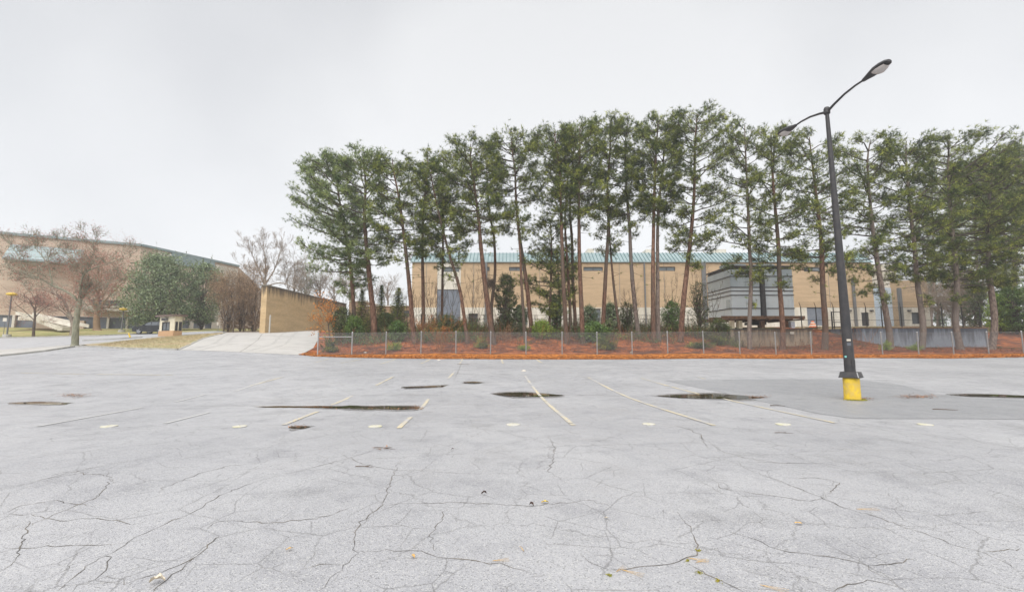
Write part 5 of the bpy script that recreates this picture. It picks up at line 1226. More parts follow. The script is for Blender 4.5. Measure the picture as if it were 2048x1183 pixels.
tangle('bright_undergrowth', 700, M_lime, .10, (-14, 22), (41, 46.5), 1.1, 20, 5, thick=.9)
tangle('bare_undergrowth', 1500, None, .10, (-14, 33), (40, 48), 2.4, 20, 4, thick=-.2)
tangle('russet_undergrowth', 1500, M_brown_leaf, .09, (0, 33), (41.5, 48), 1.7, 10, 7, thick=-.2)
tangle('sparse_undergrowth', 1100, M_leaf, .10, (0, 22), (40, 47), 1.2, 14, 9, thick=.5)
# ------------------------------------------------------------------ chain link fence along the back of the lot
FY = 36.1
def fz(x): return T(x, FY)
posts_px = [636, 704, 772, 842, 912, 981, 1052, 1124, 1194, 1264, 1335, 1407, 1479, 1551, 1622, 1693, 1764, 1836, 1906, 1976, 2046, 2116]
fx = [P(a, 690, FY).x for a in posts_px]; FH = 1.76
fe = thing('chain_link_fence', 'long low galvanised chain link fence along the orange straw verge behind the lot', 'fence', (fx[0], FY, fz(fx[0])))
for i, x in enumerate(fx):
    q = MB(); z = fz(x); lean = random.uniform(-.02, .02)
    q.segs([(x, FY, z-.2)], [(x+lean, FY, z+FH)], [.045 if i not in (0, 1) else .055], [.045 if i not in (0, 1) else .055], 8)
    q.segs([(x+lean, FY, z+FH)], [(x+lean, FY, z+FH+.05)], [.055], [.02], 8)
    q.build('post', M_galv, fe)
q = MB()
for a, b in zip(fx[:-1], fx[1:]): q.segs([(a, FY-.05, fz(a)+FH-.03)], [(b, FY-.05, fz(b)+FH-.03)], [.008], [.008], 4)
for a, b in zip(fx[:-1], fx[1:]): q.segs([(a, FY-.05, fz(a)+.06)], [(b, FY-.05, fz(b)+.06)], [.006], [.006], 4)
q.build('tension_wire', M_wire, fe)
q = MB(); a, b = fx[0], fx[1]; q.segs([(a+.04, FY, fz(a)+1.42)], [(b-.04, FY, fz(b)+1.40)], [.04], [.04], 6); q.build('brace_rail', M_galv, fe)
q = MB(); q.segs([(a+.9, FY+.02, fz(a)+.3)], [(b-.1, FY+.02, fz(b)+1.3)], [.012], [.012], 4); q.build('truss_rod', M_wire, fe)
wv = MB(); gap = .105; A_, B_ = [], []
x = fx[0]-FH
while x < fx[-1]:
    for s_ in (1, -1):
        xa, xb = (x, x+FH) if s_ > 0 else (x+FH, x)
        # clip to the fence length
        t0, t1 = 0.0, 1.0
        for lim, sgn in ((fx[0], 1), (fx[-1], -1)):
            fa, fb = sgn*(xa-lim), sgn*(xb-lim)
            if fa < 0 and fb < 0: t0 = 2; break
            if fa < 0: t0 = max(t0, fa/(fa-fb))
            if fb < 0: t1 = min(t1, fa/(fa-fb))
        if t0 >= t1: continue
        xm0, xm1 = xa+(xb-xa)*t0, xa+(xb-xa)*t1
        A_.append((xm0, FY-.055+.004*s_, t0)); B_.append((xm1, FY-.055+.004*s_, t1))
    x += gap
A_ = np.array(A_); B_ = np.array(B_)
A_[:, 2] = Tn(A_[:, 0], A_[:, 1])+.04+A_[:, 2]*(FH-.07); B_[:, 2] = Tn(B_[:, 0], B_[:, 1])+.04+B_[:, 2]*(FH-.07)
wv.segs(A_, B_, [.0055]*len(A_), [.0055]*len(A_), 3)
o = wv.build('wire_mesh', M_wire, fe); o['kind'] = 'stuff'

# ------------------------------------------------------------------ taller black security fence on the plateau
sf = thing('security_fence', 'tall black steel fence with angled barbed wire tops on the made ground behind', 'fence', (P(1650, 650, 49.5).x, 49.5, 3))
SX = [P(a, 640, 49.5).x for a in (1603, 1633, 1668, 1700, 1733, 1764, 1803, 1845, 1885, 1925, 1961)]
zs0 = 2.95; zs1 = P(0, 613, 49.5).z; zs2 = P(0, 606, 49.5).z
for x in SX:
    q = MB(); q.segs([(x, 49.5, zs0-.6)], [(x, 49.5, zs1)], [.05], [.05], 6); q.segs([(x, 49.5, zs1)], [(x-.35, 49.2, zs2+.1)], [.03], [.025], 4); q.build('post', M_blackpost, sf)
for zz in (zs1-.05, zs0+1.15, zs0+.1):
    q = MB(); q.segs([(SX[0], 49.5, zz)], [(SX[-1], 49.5, zz)], [.028], [.028], 4); q.build('rail', M_blackpost, sf)
for f in (.35, .7, 1.0):
    q = MB(); q.segs([(SX[0]-.35*f, 49.5-.3*f, zs1+(zs2+.1-zs1)*f)], [(SX[-1]-.35*f, 49.5-.3*f, zs1+(zs2+.1-zs1)*f)], [.014], [.014], 3); q.build('barbed_wire', M_blackpost, sf)
q = MB(); A_, B_ = [], []; x = SX[0]
while x < SX[-1]-2.5:
    A_ += [(x, 49.52, zs0), (x+2.4, 49.48, zs0)]; B_ += [(x+2.4, 49.52, zs1-.05), (x, 49.48, zs1-.05)]; x += .16
q.segs(A_, B_, [.004]*len(A_), [.004]*len(A_), 3); o = q.build('wire_mesh', M_blackpost, sf); o['kind'] = 'stuff'
# second dark fence in front of the warehouse yard
yf = thing('yard_fence', 'dark post and rail wire fence before the white base band of the warehouse', 'fence', (P(1100, 650, 52).x, 52, 3.2))
YX = [P(a, 640, 52).x for a in range(832, 1425, 34)]; y1 = P(0, 629, 52).z; y2 = P(0, 637, 52).z
for x in YX:
    q = MB(); q.segs([(x, 52, T(x, 52)-.2)], [(x, 52, y1)], [.045], [.045], 5); q.build('post', M_blackpost, yf)
for zz in (y1-.03, y2, y2-.75):
    q = MB(); q.segs([(YX[0], 52, zz)], [(YX[-1], 52, zz)], [.022], [.022], 4); q.build('rail', M_blackpost, yf)
# gate frame between the cooling unit and the lamp post
gf = thing('gate_frame', 'black steel gate frame standing open left of the lamp post', 'gate', (P(1672, 650, 49).x, 48.6, 3))
gx0, gx1 = P(1664, 640, 48.6).x, P(1682, 640, 48.6).x; gz1 = P(0, 622, 48.6).z
for x in (gx0, gx1): q = MB(); q.box(x-.05, x+.05, 48.55, 48.65, 2.5, gz1); q.build('upright', M_blackpost, gf)
for zz in (gz1-.1, gz1-1.2, 3.3): q = MB(); q.box(gx0+.05, gx1-.05, 48.56, 48.64, zz, zz+.07); q.build('crossbar', M_blackpost, gf)

# ------------------------------------------------------------------ street lamp
LX, LY = 9.81, 13.2; LZ = T(LX, LY)
sl = thing('street_lamp', 'black twin headed street lamp leaning on a yellow painted concrete base in the lot', 'street lamp', (LX, LY, LZ))
q = MB(); hb = .665
q.lathe([(0.0, 0), (.208, 0), (.208, .05), (.203, .30), (.203, hb-.03), (.19, hb), (0, hb)], 36, (LX, LY, LZ-.03))
q.build('concrete_base', M_yellow, sl, smooth=False)
q = MB(); a = math.radians(38); ux, uy = np.array([math.cos(a), math.sin(a), 0]), np.array([-math.sin(a), math.cos(a), 0]); c0 = np.array([LX, LY, LZ+hb-.03])
v = []
for z, h in ((0, .238), (.015, .243), (.165, .203), (.17, .13)):
    for s1, s2 in ((-1, -1), (1, -1), (1, 1), (-1, 1)): v.append(c0+ux*s1*h+uy*s2*h+[0, 0, z])
F = [(0, 3, 2, 1)]
for k in range(3):
    for j in range(4): F.append((k*4+j, k*4+(j+1) % 4, k*4+4+(j+1) % 4, k*4+4+j))
F.append((12, 13, 14, 15)); q.add(v, F); q.build('base_cover', M_dark, sl)
q = MB(); 
for s1, s2 in ((-1, -1), (1, -1), (1, 1), (-1, 1)):
    p0, p1 = c0+ux*s1*.241+uy*s2*.241+[0, 0, .015], c0+ux*s1*.202+uy*s2*.202+[0, 0, .165]; q.segs([p0], [p1], [.012], [.012], 4, cap=True)
q.build('corner_trim', M_galv, sl)
top = P(1654, 226, LY); bot = np.array([LX-.01, LY, LZ+hb+.1])
# real pole follows the photographed slight lean
q = MB(); topv = np.array(top); path = [bot+(topv-bot)*f for f in np.linspace(0, 1, 14)]
rad = [.138-(.138-.052)*f for f in np.linspace(0, 1, 14)]
q.tube(path, rad, 20); pole = q.build('pole', M_dark, sl, smooth=True)
q = MB(); q.lathe([(0.0, -.02), (.085, -.02), (.09, .02), (.085, .14), (.06, .19), (0, .2)], 16, tuple(topv)); q.build('pole_cap', M_dark, sl)
dirv = np.array([.2, -2.1, .30])
M_lens = mat('lamp_lens', (.50, .46, .44), rough=.2, spec=.6)
for s_ in (1, -1):
    hv = np.array([dirv[0]*s_, dirv[1]*s_, dirv[2]*1.0])
    tipd = hv/np.linalg.norm(hv[:2])
    armL = .70; pa = [topv+[0, 0, .04]]
    for f in (.14, .32, .50, .65): pa.append(topv+[0, 0, .04]+hv*f+np.array([0, 0, .10*math.sin(f*4.3)]))
    q = MB(); q.tube(pa, [.042, .036, .032, .029, .027], 10); arm = q.build('arm', M_dark, sl, smooth=True)
    st = pa[-1]; fw = np.array([hv[0], hv[1], .16])/np.linalg.norm([hv[0], hv[1], .16]); sd_ = np.array([-fw[1], fw[0], 0]); sd_ /= np.linalg.norm(sd_); up_ = np.cross(sd_, fw)*-1
    if up_[2] < 0: up_ = -up_
    st = st - fw*.06; prof = [(0, .05, .05, .04), (.10, .075, .065, .05), (.25, .12, .09, .07), (.42, .165, .115, .06), (.6, .165, .11, .045), (.74, .13, .085, .03), (.80, .07, .05, .015)]
    V = []; n_ = 16
    for l_, w_, hu, hd in prof:
        for k in range(n_):
            t = 2*math.pi*k/n_; V.append(st+fw*l_+sd_*w_*math.cos(t)+up_*(hu if math.sin(t) > 0 else hd)*math.sin(t))
    F = [(i*n_+k, i*n_+(k+1) % n_, (i+1)*n_+(k+1) % n_, (i+1)*n_+k) for i in range(len(prof)-1) for k in range(n_)]
    q = MB(); q.add(V, F); q.add(V[:n_], [(0, k, k+1) for k in range(1, n_-1)]); q.add(V[-n_:], [(0, k+1, k) for k in range(1, n_-1)]); hd_ = q.build('lamp_head', M_dark, sl, smooth=True)
    V = []
    for l_, w_, dn in ((.34, .09, .01), (.40, .135, .07), (.52, .145, .115), (.64, .125, .09), (.72, .09, .03)):
        for k in range(9):
            t = math.pi*k/8; V.append(st+fw*l_+sd_*w_*math.cos(t)-up_*(.035+dn*math.sin(t)))
    F = [(i*9+k, i*9+k+1, (i+1)*9+k+1, (i+1)*9+k) for i in range(4) for k in range(8)]
    q = MB(); q.add(V, F); q.build('lens', M_lens, hd_, smooth=True)
def sticker(py, m, w_, h_, ax):
    p = P(0, py, LY); f = (p.z-bot[2])/(topv[2]-bot[2]); c_ = bot+(topv-bot)*f; r = .138-(.138-.052)*f+.004
    q = MB(); V = []
    for k in range(5):
        a = math.radians(ax)-w_/r/2+w_/r*k/4
        for z in (0, h_): V.append((c_[0]+r*math.cos(a), c_[1]+r*math.sin(a), p.z+z))
    q.add(V, [(2*k, 2*k+2, 2*k+3, 2*k+1) for k in range(4)]); q.build('sticker', m, pole)
sticker(681, M_white, .10, .055, -112); sticker(690, mat('grey_sticker', (.12, .13, .15), rough=.5), .10, .08, -112); sticker(714, mat('teal_sticker', (.25, .60, .55), rough=.4), .06, .055, -160)
q = MB(); p = P(1698, 712, LY); q.box(LX-.05, LX+.05, LY-.146, LY-.128, LZ+.95, LZ+1.15)
q.build('hand_hole_cover', M_dark, sl)
# moss and scraps round the base
q = MB()
for _ in range(260):
    a = random.uniform(-2.9, .2); r = .21+abs(random.gauss(0, .07)); x, y = LX+r*math.cos(a), LY+r*math.sin(a); z = T(x, y)+.012
    s_ = random.uniform(.01, .03); h_ = random.uniform(.01, .04); b_ = random.uniform(0, 6.28); q.add([(x-s_*math.cos(b_), y-s_*math.sin(b_), z), (x+s_*math.cos(b_), y+s_*math.sin(b_), z), (x, y, z+h_)], [(0, 1, 2)])
o = q.build('moss', M_moss); o['kind'] = 'stuff'; o['label'] = 'moss and grass round the yellow lamp base'

# ------------------------------------------------------------------ round white survey plates in a row
M_plate = mat('chalky_white_plate', (.54, .52, .47), (.46, .44, .38), scale=14, rough=.8, col3=(.50, .48, .32), scale3=9)
GD = 'round white plates fixed to the asphalt in a row'
for px, py, s_, lab in [(218, 852, 1.0, 'round white plate furthest left in the row, near a faint white line'), (480, 852, .9, 'round white plate left of the small scummy puddle'), (751, 852, .95, 'round white plate right of the small scummy puddle'),
     (1026, 848.5, 1.0, 'round white plate left of the thick yellow line end'), (1297, 847.5, .9, 'round white plate between the first and second yellow line ends'), (1566, 848, 1.0, 'round white plate below the dark asphalt patch, left of the lamp post'), (1850, 848.5, .95, 'worn round white plate right of the lamp post below the dark patch')]:
    g = G(px, py); t = thing('ground_plate', lab, 'plate', tuple(g), GD); q = MB(); r = .135*s_; n_ = 22
    pf = [(.028, .004), (.03, .022), (.09, .016), (1, .008), (1, 0)]
    V = []
    for f, z in ((.16, .002), (.18, .021), (.6, .017), (.97, .010), (1.0, .0)):
        for k in range(n_):
            a = 2*math.pi*k/n_; rr = r*f*(1+(.05*math.sin(3*a+px)+.04*math.sin(7*a+px) if f > .5 else 0)); V.append((g.x+rr*math.cos(a), g.y+rr*math.sin(a), g.z+.004+z))
    q.add(V, [(i*n_+k, i*n_+(k+1) % n_, (i+1)*n_+(k+1) % n_, (i+1)*n_+k) for i in range(4) for k in range(n_)]); q.build('disc', M_plate, t)
    q = MB(); q.lathe([(0, .012), (r*.17, .012), (r*.17, .0)], 10, tuple(g)); q.build('centre_hole', M_dark, t)

# ------------------------------------------------------------------ fallen leaves and bits near the camera
def leaf(label, px, py, L, ang, m, curl=.02, cat='leaf', name='fallen_leaf', asp=.42, dark=False):
    g = G(px, py); q = MB(); n_ = 7; V = []
    e = np.array([math.cos(ang), math.sin(ang), 0]); s_ = np.array([-e[1], e[0], 0])
    for k in range(n_):
        f = k/(n_-1); w_ = L*asp*math.sin(math.pi*(.06+.9*f))**.8*(1+.25*math.sin(k*2.6)); zz = .012+curl*math.sin(math.pi*f)
        for o_, hz in ((-1, curl*.9), (0, 0), (1, curl*.7)): V.append(np.array(g)+e*(f-.5)*L+s_*o_*w_*.5+[0, 0, zz+hz*abs(o_)*(1+.5*math.sin(k*1.9+o_))])
    F = [(k*3+j, k*3+j+1, k*3+j+4, k*3+j+3) for k in range(n_-1) for j in (0, 1)]
    q.add(np.array(V)-np.array(g), F); me = q.build(name, m); me.location = g; tag(me, label, cat); return me
M_lf_d = mat('dark_wet_leaf', (.035, .018, .014), (.07, .03, .02), scale=30, rough=.5); M_lf_c = mat('cream_dry_leaf', (.62, .55, .44), (.5, .42, .3), scale=20, rough=.8)
M_lf_y = mat('yellow_leaf', (.62, .46, .06), (.5, .32, .06), scale=20, rough=.7); M_lf_o = mat('tan_leaf', (.58, .38, .14), (.45, .28, .1), scale=20, rough=.7)
leaf('dark curled leaf alone on the asphalt in the middle foreground', 968, 989, .055, .4, M_lf_d, .018)
leaf('dark and white crumpled leaf left of the yellow one', 1063, 1012, .05, 2.4, M_lf_d, .018); leaf('small yellow leaf right of the dark crumpled one', 1090, 1006, .07, .2, M_lf_y, .01)
leaf('small tan leaf at the bottom centre, beside a long crack', 826, 1115, .05, 2.2, M_lf_o, .008); leaf('cream dry leaf at the bottom left', 314, 1166, .085, .3, M_lf_c, .022, asp=.6)
leaf('tiny pale leaf right of the yellow one', 1213, 1037, .035, .1, M_lf_c, .004); leaf('faded tan leaf on the left foreground asphalt', 579, 1100, .05, .8, M_lf_o, .006)
leaf('small dark speck of leaf near the middle distance', 905, 899, .04, .8, M_lf_d, .01); leaf('orange leaf scrap low right of centre', 1597, 1048, .06, 2.9, M_lf_o, .005)
GM = 'yellow moss tufts growing in the foreground crack'
for px, py, lab in ((1220, 1150, 'moss tuft beside crossed pine needles'), (1397, 1101, 'highest moss tuft in the curved crack'), (1376, 1121, 'moss tuft at the fork of the crack'), (1398, 1145, 'moss tuft midway down the lower crack'), (1436, 1161, 'lowest moss tuft near the bottom of the picture')):
    g = G(px, py); q = MB()
    for _ in range(46):
        a = random.uniform(0, 6.28); r = abs(random.gauss(0, .013)); x, y = r*math.cos(a), r*math.sin(a); s_ = random.uniform(.003, .007); h_ = random.uniform(.004, .013); b_ = random.uniform(0, 6.28)
        q.add([(x-s_*math.cos(b_), y-s_*math.sin(b_), .004), (x+s_*math.cos(b_), y+s_*math.sin(b_), .004), (x+random.gauss(0, .003), y, .004+h_)], [(0, 1, 2)])
    o = q.build('moss_tuft', M_moss); o.location = g; tag(o, lab, 'moss', GM)
GN = 'loose pine needles on the foreground asphalt'
for px, py, a, L, lab in ((1244, 1140, -.6, .15, 'long needle beside the moss tuft'), (1232, 1144, .7, .10, 'short needle crossing the long one'), (1376, 1116, -.5, .14, 'needle lying over the fork of the crack'), (1392, 1125, .3, .1, 'needle right of the crack fork'), (985, 1122, .1, .12, 'reddish needle on the bottom centre crack'), (1048, 1103, 1.9, .08, 'short needle left of centre low down'), (1520, 1170, -.6, .16, 'paired needle near the bottom right of centre'), (1713, 1018, -.1, .2, 'reddish needle on the long right hand crack')):
    g = G(px, py); q = MB()
    for k in (-1, 0, 1):
        b_ = a+k*.12; q.segs([(0, 0, .008)], [(L*math.cos(b_), L*math.sin(b_), .012+.004*k)], [.0012], [.0007], 3)
    o = q.build('pine_needle', M_lf_o); o.location = g; tag(o, lab, 'pine needle', GN)

# ------------------------------------------------------------------ ticket booth
bo = thing('ticket_booth', 'small cream ticket booth with orange brick base and flat dark roof', 'booth', (-41, 54, 2.4))
bc = P(347, 672, 52.6); zb0 = 2.2; zr = P(0, 631.5, 53).z
lw = P(317, 670, 54.4); rw = P(377, 670, 54.4)
c2 = np.array([bc.x, bc.y]); eL = np.array([lw.x-bc.x, lw.y-bc.y]); eR = np.array([rw.x-bc.x, rw.y-bc.y])
WL, WR = np.linalg.norm(eL), np.linalg.norm(eR); eL /= WL; eR = np.array([-eL[1], eL[0]]); eR = eR if eR[0] > 0 else -eR
WR = (rw.x-bc.x)/eR[0]*.92
inw = {0: eR, 1: eL}
def bslab(face, a, b, z0, z1, o0, o1):
    e = eL if face == 0 else eR; n = -(eR if face == 0 else eL); v = []
    for o_ in (o0, o1):
        for t in (a, b):
            for z in (z0, z1): p = c2+e*t+n*o_; v.append((p[0], p[1], z))
    return v, [(0, 1, 3, 2), (4, 6, 7, 5), (0, 4, 5, 1), (2, 3, 7, 6), (1, 5, 7, 3), (0, 2, 6, 4)]
def bpart(name, m, slabs, par=bo):
    q = MB()
    for s_ in slabs: q.add(*bslab(*s_))
    return q.build(name, m, par)
zwain = P(0, 660.5, 53).z; zw0, zw1 = P(0, 659.5, 53).z, P(0, 642.5, 53).z
M_obrick = brick_mat('booth_brick', (.60, .33, .15), (.5, .27, .12), (.45, .35, .25), bw=.2, bh=.075)
bpart('brick_base', M_obrick, [(0, 0, WL, zb0, zwain, -WR, .06), ])
winL = [(WL*.30, WL*.80)]; winR = [(WR*.10, WR*.42), (WR*.55, WR*.90)]
core = []
for face, W, ws in ((0, WL, winL), (1, WR, winR)):
    xs = [.0 if face == 0 else .1] + [q_ for w_ in ws for q_ in w_] + [W]
    for a, b in zip(xs[0::2], xs[1::2]): core.append((face, a, b, zwain+.001, zw1, -.1, 0))
    core.append((face, .0 if face == 0 else .1, W, zw1, zr, -.1, 0)); core.append((face, .0 if face == 0 else .1, W, zwain+.001, zw0, -.1, .0) if False else (face, W-.002, W, zwain, zr, -.1, 0))
bw_ = bpart('wall', M_cream, core)
q = MB(); 
for e0, e1, W0, W1 in ((eL, eR, WL, WR), (eR, eL, WR, WL)):
    p = c2+e0*(W0-.05); r_ = p+e1*(W1-.1); q.obox(((p[0]+r_[0])/2, (p[1]+r_[1])/2, (zwain+zr)/2), (*((r_-p)/2), 0), (*(e0*.05), 0), (0, 0, (zr-zwain)/2-.01))
q.build('rear_wall', M_cream, bo)
for face, ws in ((0, winL), (1, winR)):
    for a, b in ws:
        f = bpart('window', M_dark, [(face, a, a+.09, zwain+.01, zw1, -.08, .03), (face, b-.09, b, zwain+.01, zw1, -.08, .03), (face, a+.09, b-.09, zw1-.12, zw1, -.08, .03), (face, a+.09, b-.09, zwain+.01, zwain+.09, -.08, .03), (face, (a+b)/2-.03, (a+b)/2+.03, zwain+.09, zw1-.12, -.07, .0)])
        bpart('pane', M_dull_glass, [(face, a+.09, b-.09, zwain+.09, zw1-.12, -.06, -.05)], f)
bpart('air_conditioner', M_pipe, [(0, WL*.42, WL*.70, P(0, 640, 53).z, P(0, 634.5, 53).z, .002, .3)])
bpart('vent_panel', M_dark, [(0, WL*.44, WL*.68, P(0, 639.3, 53).z, P(0, 635.2, 53).z, .302, .31)])
q = MB(); cc = c2+eL*WL/2+eR*WR/2; q.obox((cc[0], cc[1], zr+.09), (*(eL*(WL/2+.35)), 0), (*(eR*(WR/2+.35)), 0), (0, 0, .088)); q.build('roof', mat('booth_roof', (.12, .08, .07), (.2, .14, .12), scale=3, rough=.8), bo)

# ------------------------------------------------------------------ SUV
def suv():
    org = P(296, 667, 60); gz = T(org.x, 60); ca, sa = math.cos(math.radians(-3)), math.sin(math.radians(-3))
    cr_ = thing('parked_car', 'black estate car parked behind the ticket booth', 'car', (org.x+.9, 60, gz)); L_ = 4.75; Hh = 1.66; Wd = 1.86
    M_paint = mat('black_car_paint', (.012, .013, .016), rough=.18, spec=.6); M_gl = mat('car_glass', (.10, .11, .12), rough=.06, spec=.7); M_ty = mat('tyre', (.02, .02, .02), rough=.9); M_rim = mat('alloy_rim', (.45, .46, .48), rough=.3, metal=.8)
    def tr(p): return (cr_.location.x+p[0]*ca-p[1]*sa, cr_.location.y+p[0]*sa+p[1]*ca, gz+p[2])
    # side outline, nose to the left (x from 0 nose to L_ tail)
    low_ = [(0, .35), (.0, .62), (.08, .82), (.5, .96), (1.25, 1.04), (3.9, 1.08), (4.6, 1.06), (4.75, .85), (4.72, .4), (4.5, .28), (.3, .28)]
    up_ = [(1.2, 1.04), (1.95, 1.50), (2.4, 1.60), (3.4, 1.64), (4.15, 1.58), (4.62, 1.08)]
    def prism(prof, w0, w1=None, name='body', m=M_paint, par=cr_, ztaper=0):
        q = MB(); n_ = len(prof); V = []
        for sgn in (-1, 1):
            for x, z in prof:
                ww = (w0 - ztaper*max(0, z-1.04))/2; V.append(tr((x-L_/2, sgn*ww, z)))
        q.add(V, [(i, (i+1) % n_, n_+(i+1) % n_, n_+i) for i in range(n_)])
        # caps as fans about a centre
        for s_ in (0, n_):
            c_ = np.mean(np.array(V[s_:s_+n_]), 0); q.add([*V[s_:s_+n_], c_], [(i, (i+1) % n_, n_) for i in range(n_)])
        return q.build(name, m, par)
    prism(low_, Wd); prism(up_, Wd-.06, ztaper=.5, name='cabin')
    def glass(prof, name='side_window'):
        for sgn in (-1, 1):
            q = MB(); V = [tr((x-L_/2, sgn*((Wd-.06-.5*max(0, z-1.04))/2+.006), z)) for x, z in prof]; c_ = np.mean(np.array(V), 0); n_ = len(V)
            q.add([*V, c_], [(i, (i+1) % n_, n_) for i in range(n_)]); q.build(name, M_gl, cr_)
    glass([(1.5, 1.12), (2.0, 1.45), (2.45, 1.53), (2.5, 1.12)]); glass([(2.58, 1.12), (2.55, 1.53), (3.35, 1.55), (3.45, 1.13)]); glass([(3.52, 1.13), (3.45, 1.55), (4.05, 1.50), (4.35, 1.15)])
    q = MB(); q.add([tr((1.22-L_/2, -.8, 1.06)), tr((1.22-L_/2, .8, 1.06)), tr((1.94-L_/2, .68, 1.50)), tr((1.94-L_/2, -.68, 1.50))], [(0, 1, 2, 3)]); q.v[-1] += [0, 0, .012]; q.v[-1][:, 0] -= .01; q.build('windscreen', M_gl, cr_)
    for x in (.92, 3.82):
        for sgn in (-1, 1):
            c_ = np.array(tr((x-L_/2, sgn*(Wd/2-.10), .36))); q = MB(); n_ = 20; V = []
            for dy, r in ((-.11, .30), (-.12, .35), (.12, .35), (.11, .30)):
                for k in range(n_): a = 2*math.pi*k/n_; V.append(c_+[r*math.cos(a), dy, r*math.sin(a)])
            q.add(V, [(i*n_+k, i*n_+(k+1) % n_, (i+1)*n_+(k+1) % n_, (i+1)*n_+k) for i in range(3) for k in range(n_)])
            w_ = q.build('wheel', M_ty, cr_); q = MB()
            for k in range(5):
                a = 2*math.pi*k/5; d_ = np.array([math.cos(a), 0, math.sin(a)]); q.obox(c_+d_*.14+[0, sgn*.118 if True else 0, 0], d_*.14, (0, .012, 0), np.array([-d_[2], 0, d_[0]])*.045)
            q.obox(c_+[0, -sgn*.0, 0], (.24, 0, 0), (0, .09, 0), (0, 0, .24)); q.build('rim', M_rim, w_)
    q = MB(); q.obox(tr((.05-L_/2, -.68, .78)), (.06, 0, 0), (0, .2, 0), (0, 0, .07)); q.build('headlight', M_rim, cr_); q = MB(); q.obox(tr((.05-L_/2, .68, .78)), (.06, 0, 0), (0, .2, 0), (0, 0, .07)); q.build('headlight', M_rim, cr_)
    q = MB(); q.obox(tr((1.62-L_/2, -Wd/2-.08, 1.12)), (.07, 0, 0), (0, .09, 0), (0, 0, .07)); q.build('wing_mirror', M_paint, cr_)
suv()

# ------------------------------------------------------------------ small things on the left and in the yard
def lamp(label, px, pyt, pyb, d, head_m, grp):
    b = P(px, pyb, d); gz = T(b.x, d); zt_ = P(px, pyt, d).z
    t = thing('lawn_lamp', label, 'lamp post', (b.x, d, gz), grp)
    q = MB(); q.segs([(b.x, d, gz-.1)], [(b.x, d, zt_-.25)], [.09], [.07], 8); q.build('pole', M_pipe, t)
    q = MB(); q.lathe([(0, .24), (.22, .23), (.48, .12), (.55, 0), (.5, -.06), (.2, -.16), (0, -.2)], 18, (b.x, d, zt_-.06)); q.build('lamp_shade', head_m, t, smooth=True)
    q = MB(); q.lathe([(0, .32), (.4, .32), (.42, 0), (.42, -.2)], 14, (b.x, d, gz)); q.build('footing', M_conc, t)
GL = 'lamp posts with yellow mushroom heads on the arena lawn'
lamp('lamp post with yellow mushroom head at the far left edge', 14, 587, 668, 58, M_yellow, GL)
lamp('lamp post with yellow mushroom head left of the large magnolia', 243, 617, 664, 66, M_yellow, GL)
b_ = P(262, 673, 52); g_ = T(b_.x, 52); bl = thing('leaning_bollard', 'yellow leaning steel post on the kerb before the black car', 'bollard', (b_.x, 52, g_))
q = MB(); q.segs([(b_.x, 52, g_-.1)], [(b_.x-.33, 52, g_+.62)], [.09], [.09], 10, cap=False); q.build('post', M_yellow, bl); q = MB(); q.segs([(b_.x-.33, 52, g_+.62)], [(b_.x-.35, 52, g_+.67)], [.1], [.05], 10); q.build('cap', M_white, bl)
def sign(label, px, pyt, pyb, d, w_, m):
    b = P(px, pyb, d); gz = T(b.x, d); zt_ = P(px, pyt, d).z; t = thing('small_sign', label, 'sign', (b.x, d, gz))
    q = MB(); q.segs([(b.x, d, gz-.1)], [(b.x, d, zt_)], [.035], [.035], 6); q.build('post', M_pipe, t); q = MB(); q.box(b.x-w_/2, b.x+w_/2, d-.05, d-.02-.005, zt_-.45, zt_); q.build('sign_panel', m, t)
sign('small blank white sign on a grey post left of the brown trees', 436, 643, 661, 66, .45, M_white)
sign('small blank white sign beside the far left lamp post', 7, 635, 667, 58.5, .5, M_white)
p_ = P(537, 664, 57); t = thing('white_post', 'slim white steel pole standing against the end of the tan brick wall', 'pole', (p_.x, 57.2, T(p_.x, 57.2)))
q = MB(); zt_ = P(537, 630, 57.2).z; q.segs([(p_.x, 57.2, T(p_.x, 57.2)-.1)], [(p_.x, 57.2, zt_)], [.09], [.09], 8); q.build('pole', M_conc, t)
q = MB(); q.segs([(p_.x, 57.2, zt_)], [(p_.x, 57.2, zt_+.06)], [.1], [.04], 8); q.build('cap', M_conc, t)
p_ = P(1626, 655, 60); gz = T(p_.x, 60); t = thing('traffic_barrel', 'orange and white striped traffic cone in the yard before the grey door', 'traffic cone', (p_.x, 60, gz))
M_or = mat('safety_orange', (.75, .16, .03), rough=.5)
zz = gz; st_ = P(0, 641, 60).z
for i in range(5):
    f0, f1 = i/5, (i+1)/5; r = lambda f: .5-.36*f; q = MB(); q.lathe([(r(f0), gz+.1+(st_-gz-.1)*f0), (r(f1), gz+.1+(st_-gz-.1)*f1)], 16, (p_.x, 60, 0)); q.build('stripe', M_or if i % 2 == 0 else M_white, t)
q = MB(); q.box(p_.x-.62, p_.x+.62, 59.38, 60.62, gz, gz+.099); q.build('base', M_dark, t)
# squirrel nest in the forked pine
p_ = P(981, 567, 42.6); q = MB(); k = 420; c0 = rng.normal(size=(k, 3))*[.22, .2, .26]+np.array(p_); e = rng.normal(size=(k, 3))*.2
q.segs(c0-e*.5, c0+e*.5, [.014]*k, [.006]*k, 3); o = q.build('squirrel_nest', M_twig_d, org=tuple(p_)); tag(o, 'dark ball shaped twig nest in the fork of the curving pine', 'nest')
# white notice on the tan retaining wall
p_ = P(1585, 665, 43.9); q = MB(); q.box(p_.x-.2, p_.x+.2, 43.93, 43.96, p_.z-.1, p_.z+.12); o = q.build('wall_notice', M_white, org=tuple(p_)); tag(o, 'small blank white notice fixed near the top of the tan retaining wall', 'notice')
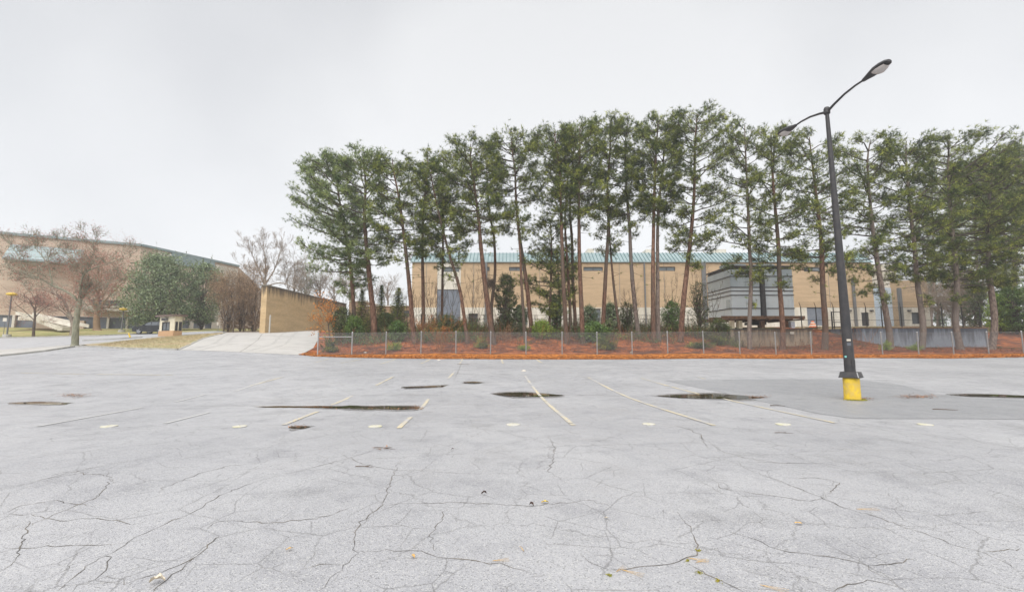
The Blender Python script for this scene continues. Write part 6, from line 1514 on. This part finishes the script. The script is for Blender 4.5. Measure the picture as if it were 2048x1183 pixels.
# litter
GLt = 'scraps of white litter'
for px, py, lab in ((877, 720, 'white paper scrap by the far parking lines'), (1047, 742, 'white scrap beyond the first yellow line'), (1262, 705, 'white scrap in the straw by a fence post'), (730, 705, 'white scrap in the straw near the fence start')):
    g = G(px, py); q = MB(); q.add([(-.12, -.03, .03), (.1, -.06, .02), (.14, .06, .05), (-.05, .09, .03), (0, 0, .09)], [(0, 1, 4), (1, 2, 4), (2, 3, 4), (3, 0, 4)]); o = q.build('paper_scrap', M_white); o.location = g; tag(o, lab, 'litter', GLt)
# fallen twigs on the lot
GW = 'fallen twigs on the asphalt'
for px, py, L, a, lab in ((770, 897, .36, -.2, 'dark curved twig below the long narrow puddle'), (730, 934, .24, 0, 'dark twig lying on a crack left of centre'), (928, 728, 1.0, -.5, 'fallen branch near the fence side parking lines'), (1568, 866, .3, -.1, 'dark stick under the plate left of the lamp post'), (1890, 819, .5, -.2, 'dark stick on the asphalt patch right of the lamp post'), (1555, 811, .35, -.1, 'dark stick at the left edge of the asphalt patch'), (1010, 717, 1.5, .1, 'broken branch on the lot edge by the straw')):
    g = G(px, py); q = MB(); e = np.array([math.cos(a), math.sin(a), 0]); n2 = np.array([-e[1], e[0], 0]); pts = [e*L*(f-.5)+n2*.08*L*math.sin(f*5)+[0, 0, .015] for f in np.linspace(0, 1, 7)]
    q.tube(pts, np.array([.012, .011, .01, .009, .008, .006, .003])*(.5 if py > 850 else 1), 5); q.segs([pts[3]], [pts[3]+e*.2*L+n2*.16*L], [.007], [.003], 4); o = q.build('twig', M_twig_d); o.location = g; tag(o, lab, 'twig', GW)

# ------------------------------------------------------------------ mist
hz = MB(); hz.box(-255, 255, -45, 258, -1.6, 31.0)
M_haze = bpy.data.materials.new('mist'); M_haze.use_nodes = True; nn = M_haze.node_tree.nodes; nn.clear()
ho = nn.new('ShaderNodeOutputMaterial'); pv = nn.new('ShaderNodeVolumePrincipled'); pv.inputs['Density'].default_value = HAZE
pv.inputs['Color'].default_value = (.95, .96, .97, 1); pv.inputs['Anisotropy'].default_value = .2
M_haze.node_tree.links.new(pv.outputs[0], ho.inputs['Volume'])
if HAZE > 0: kind(hz.build('haze', M_haze), 'stuff')
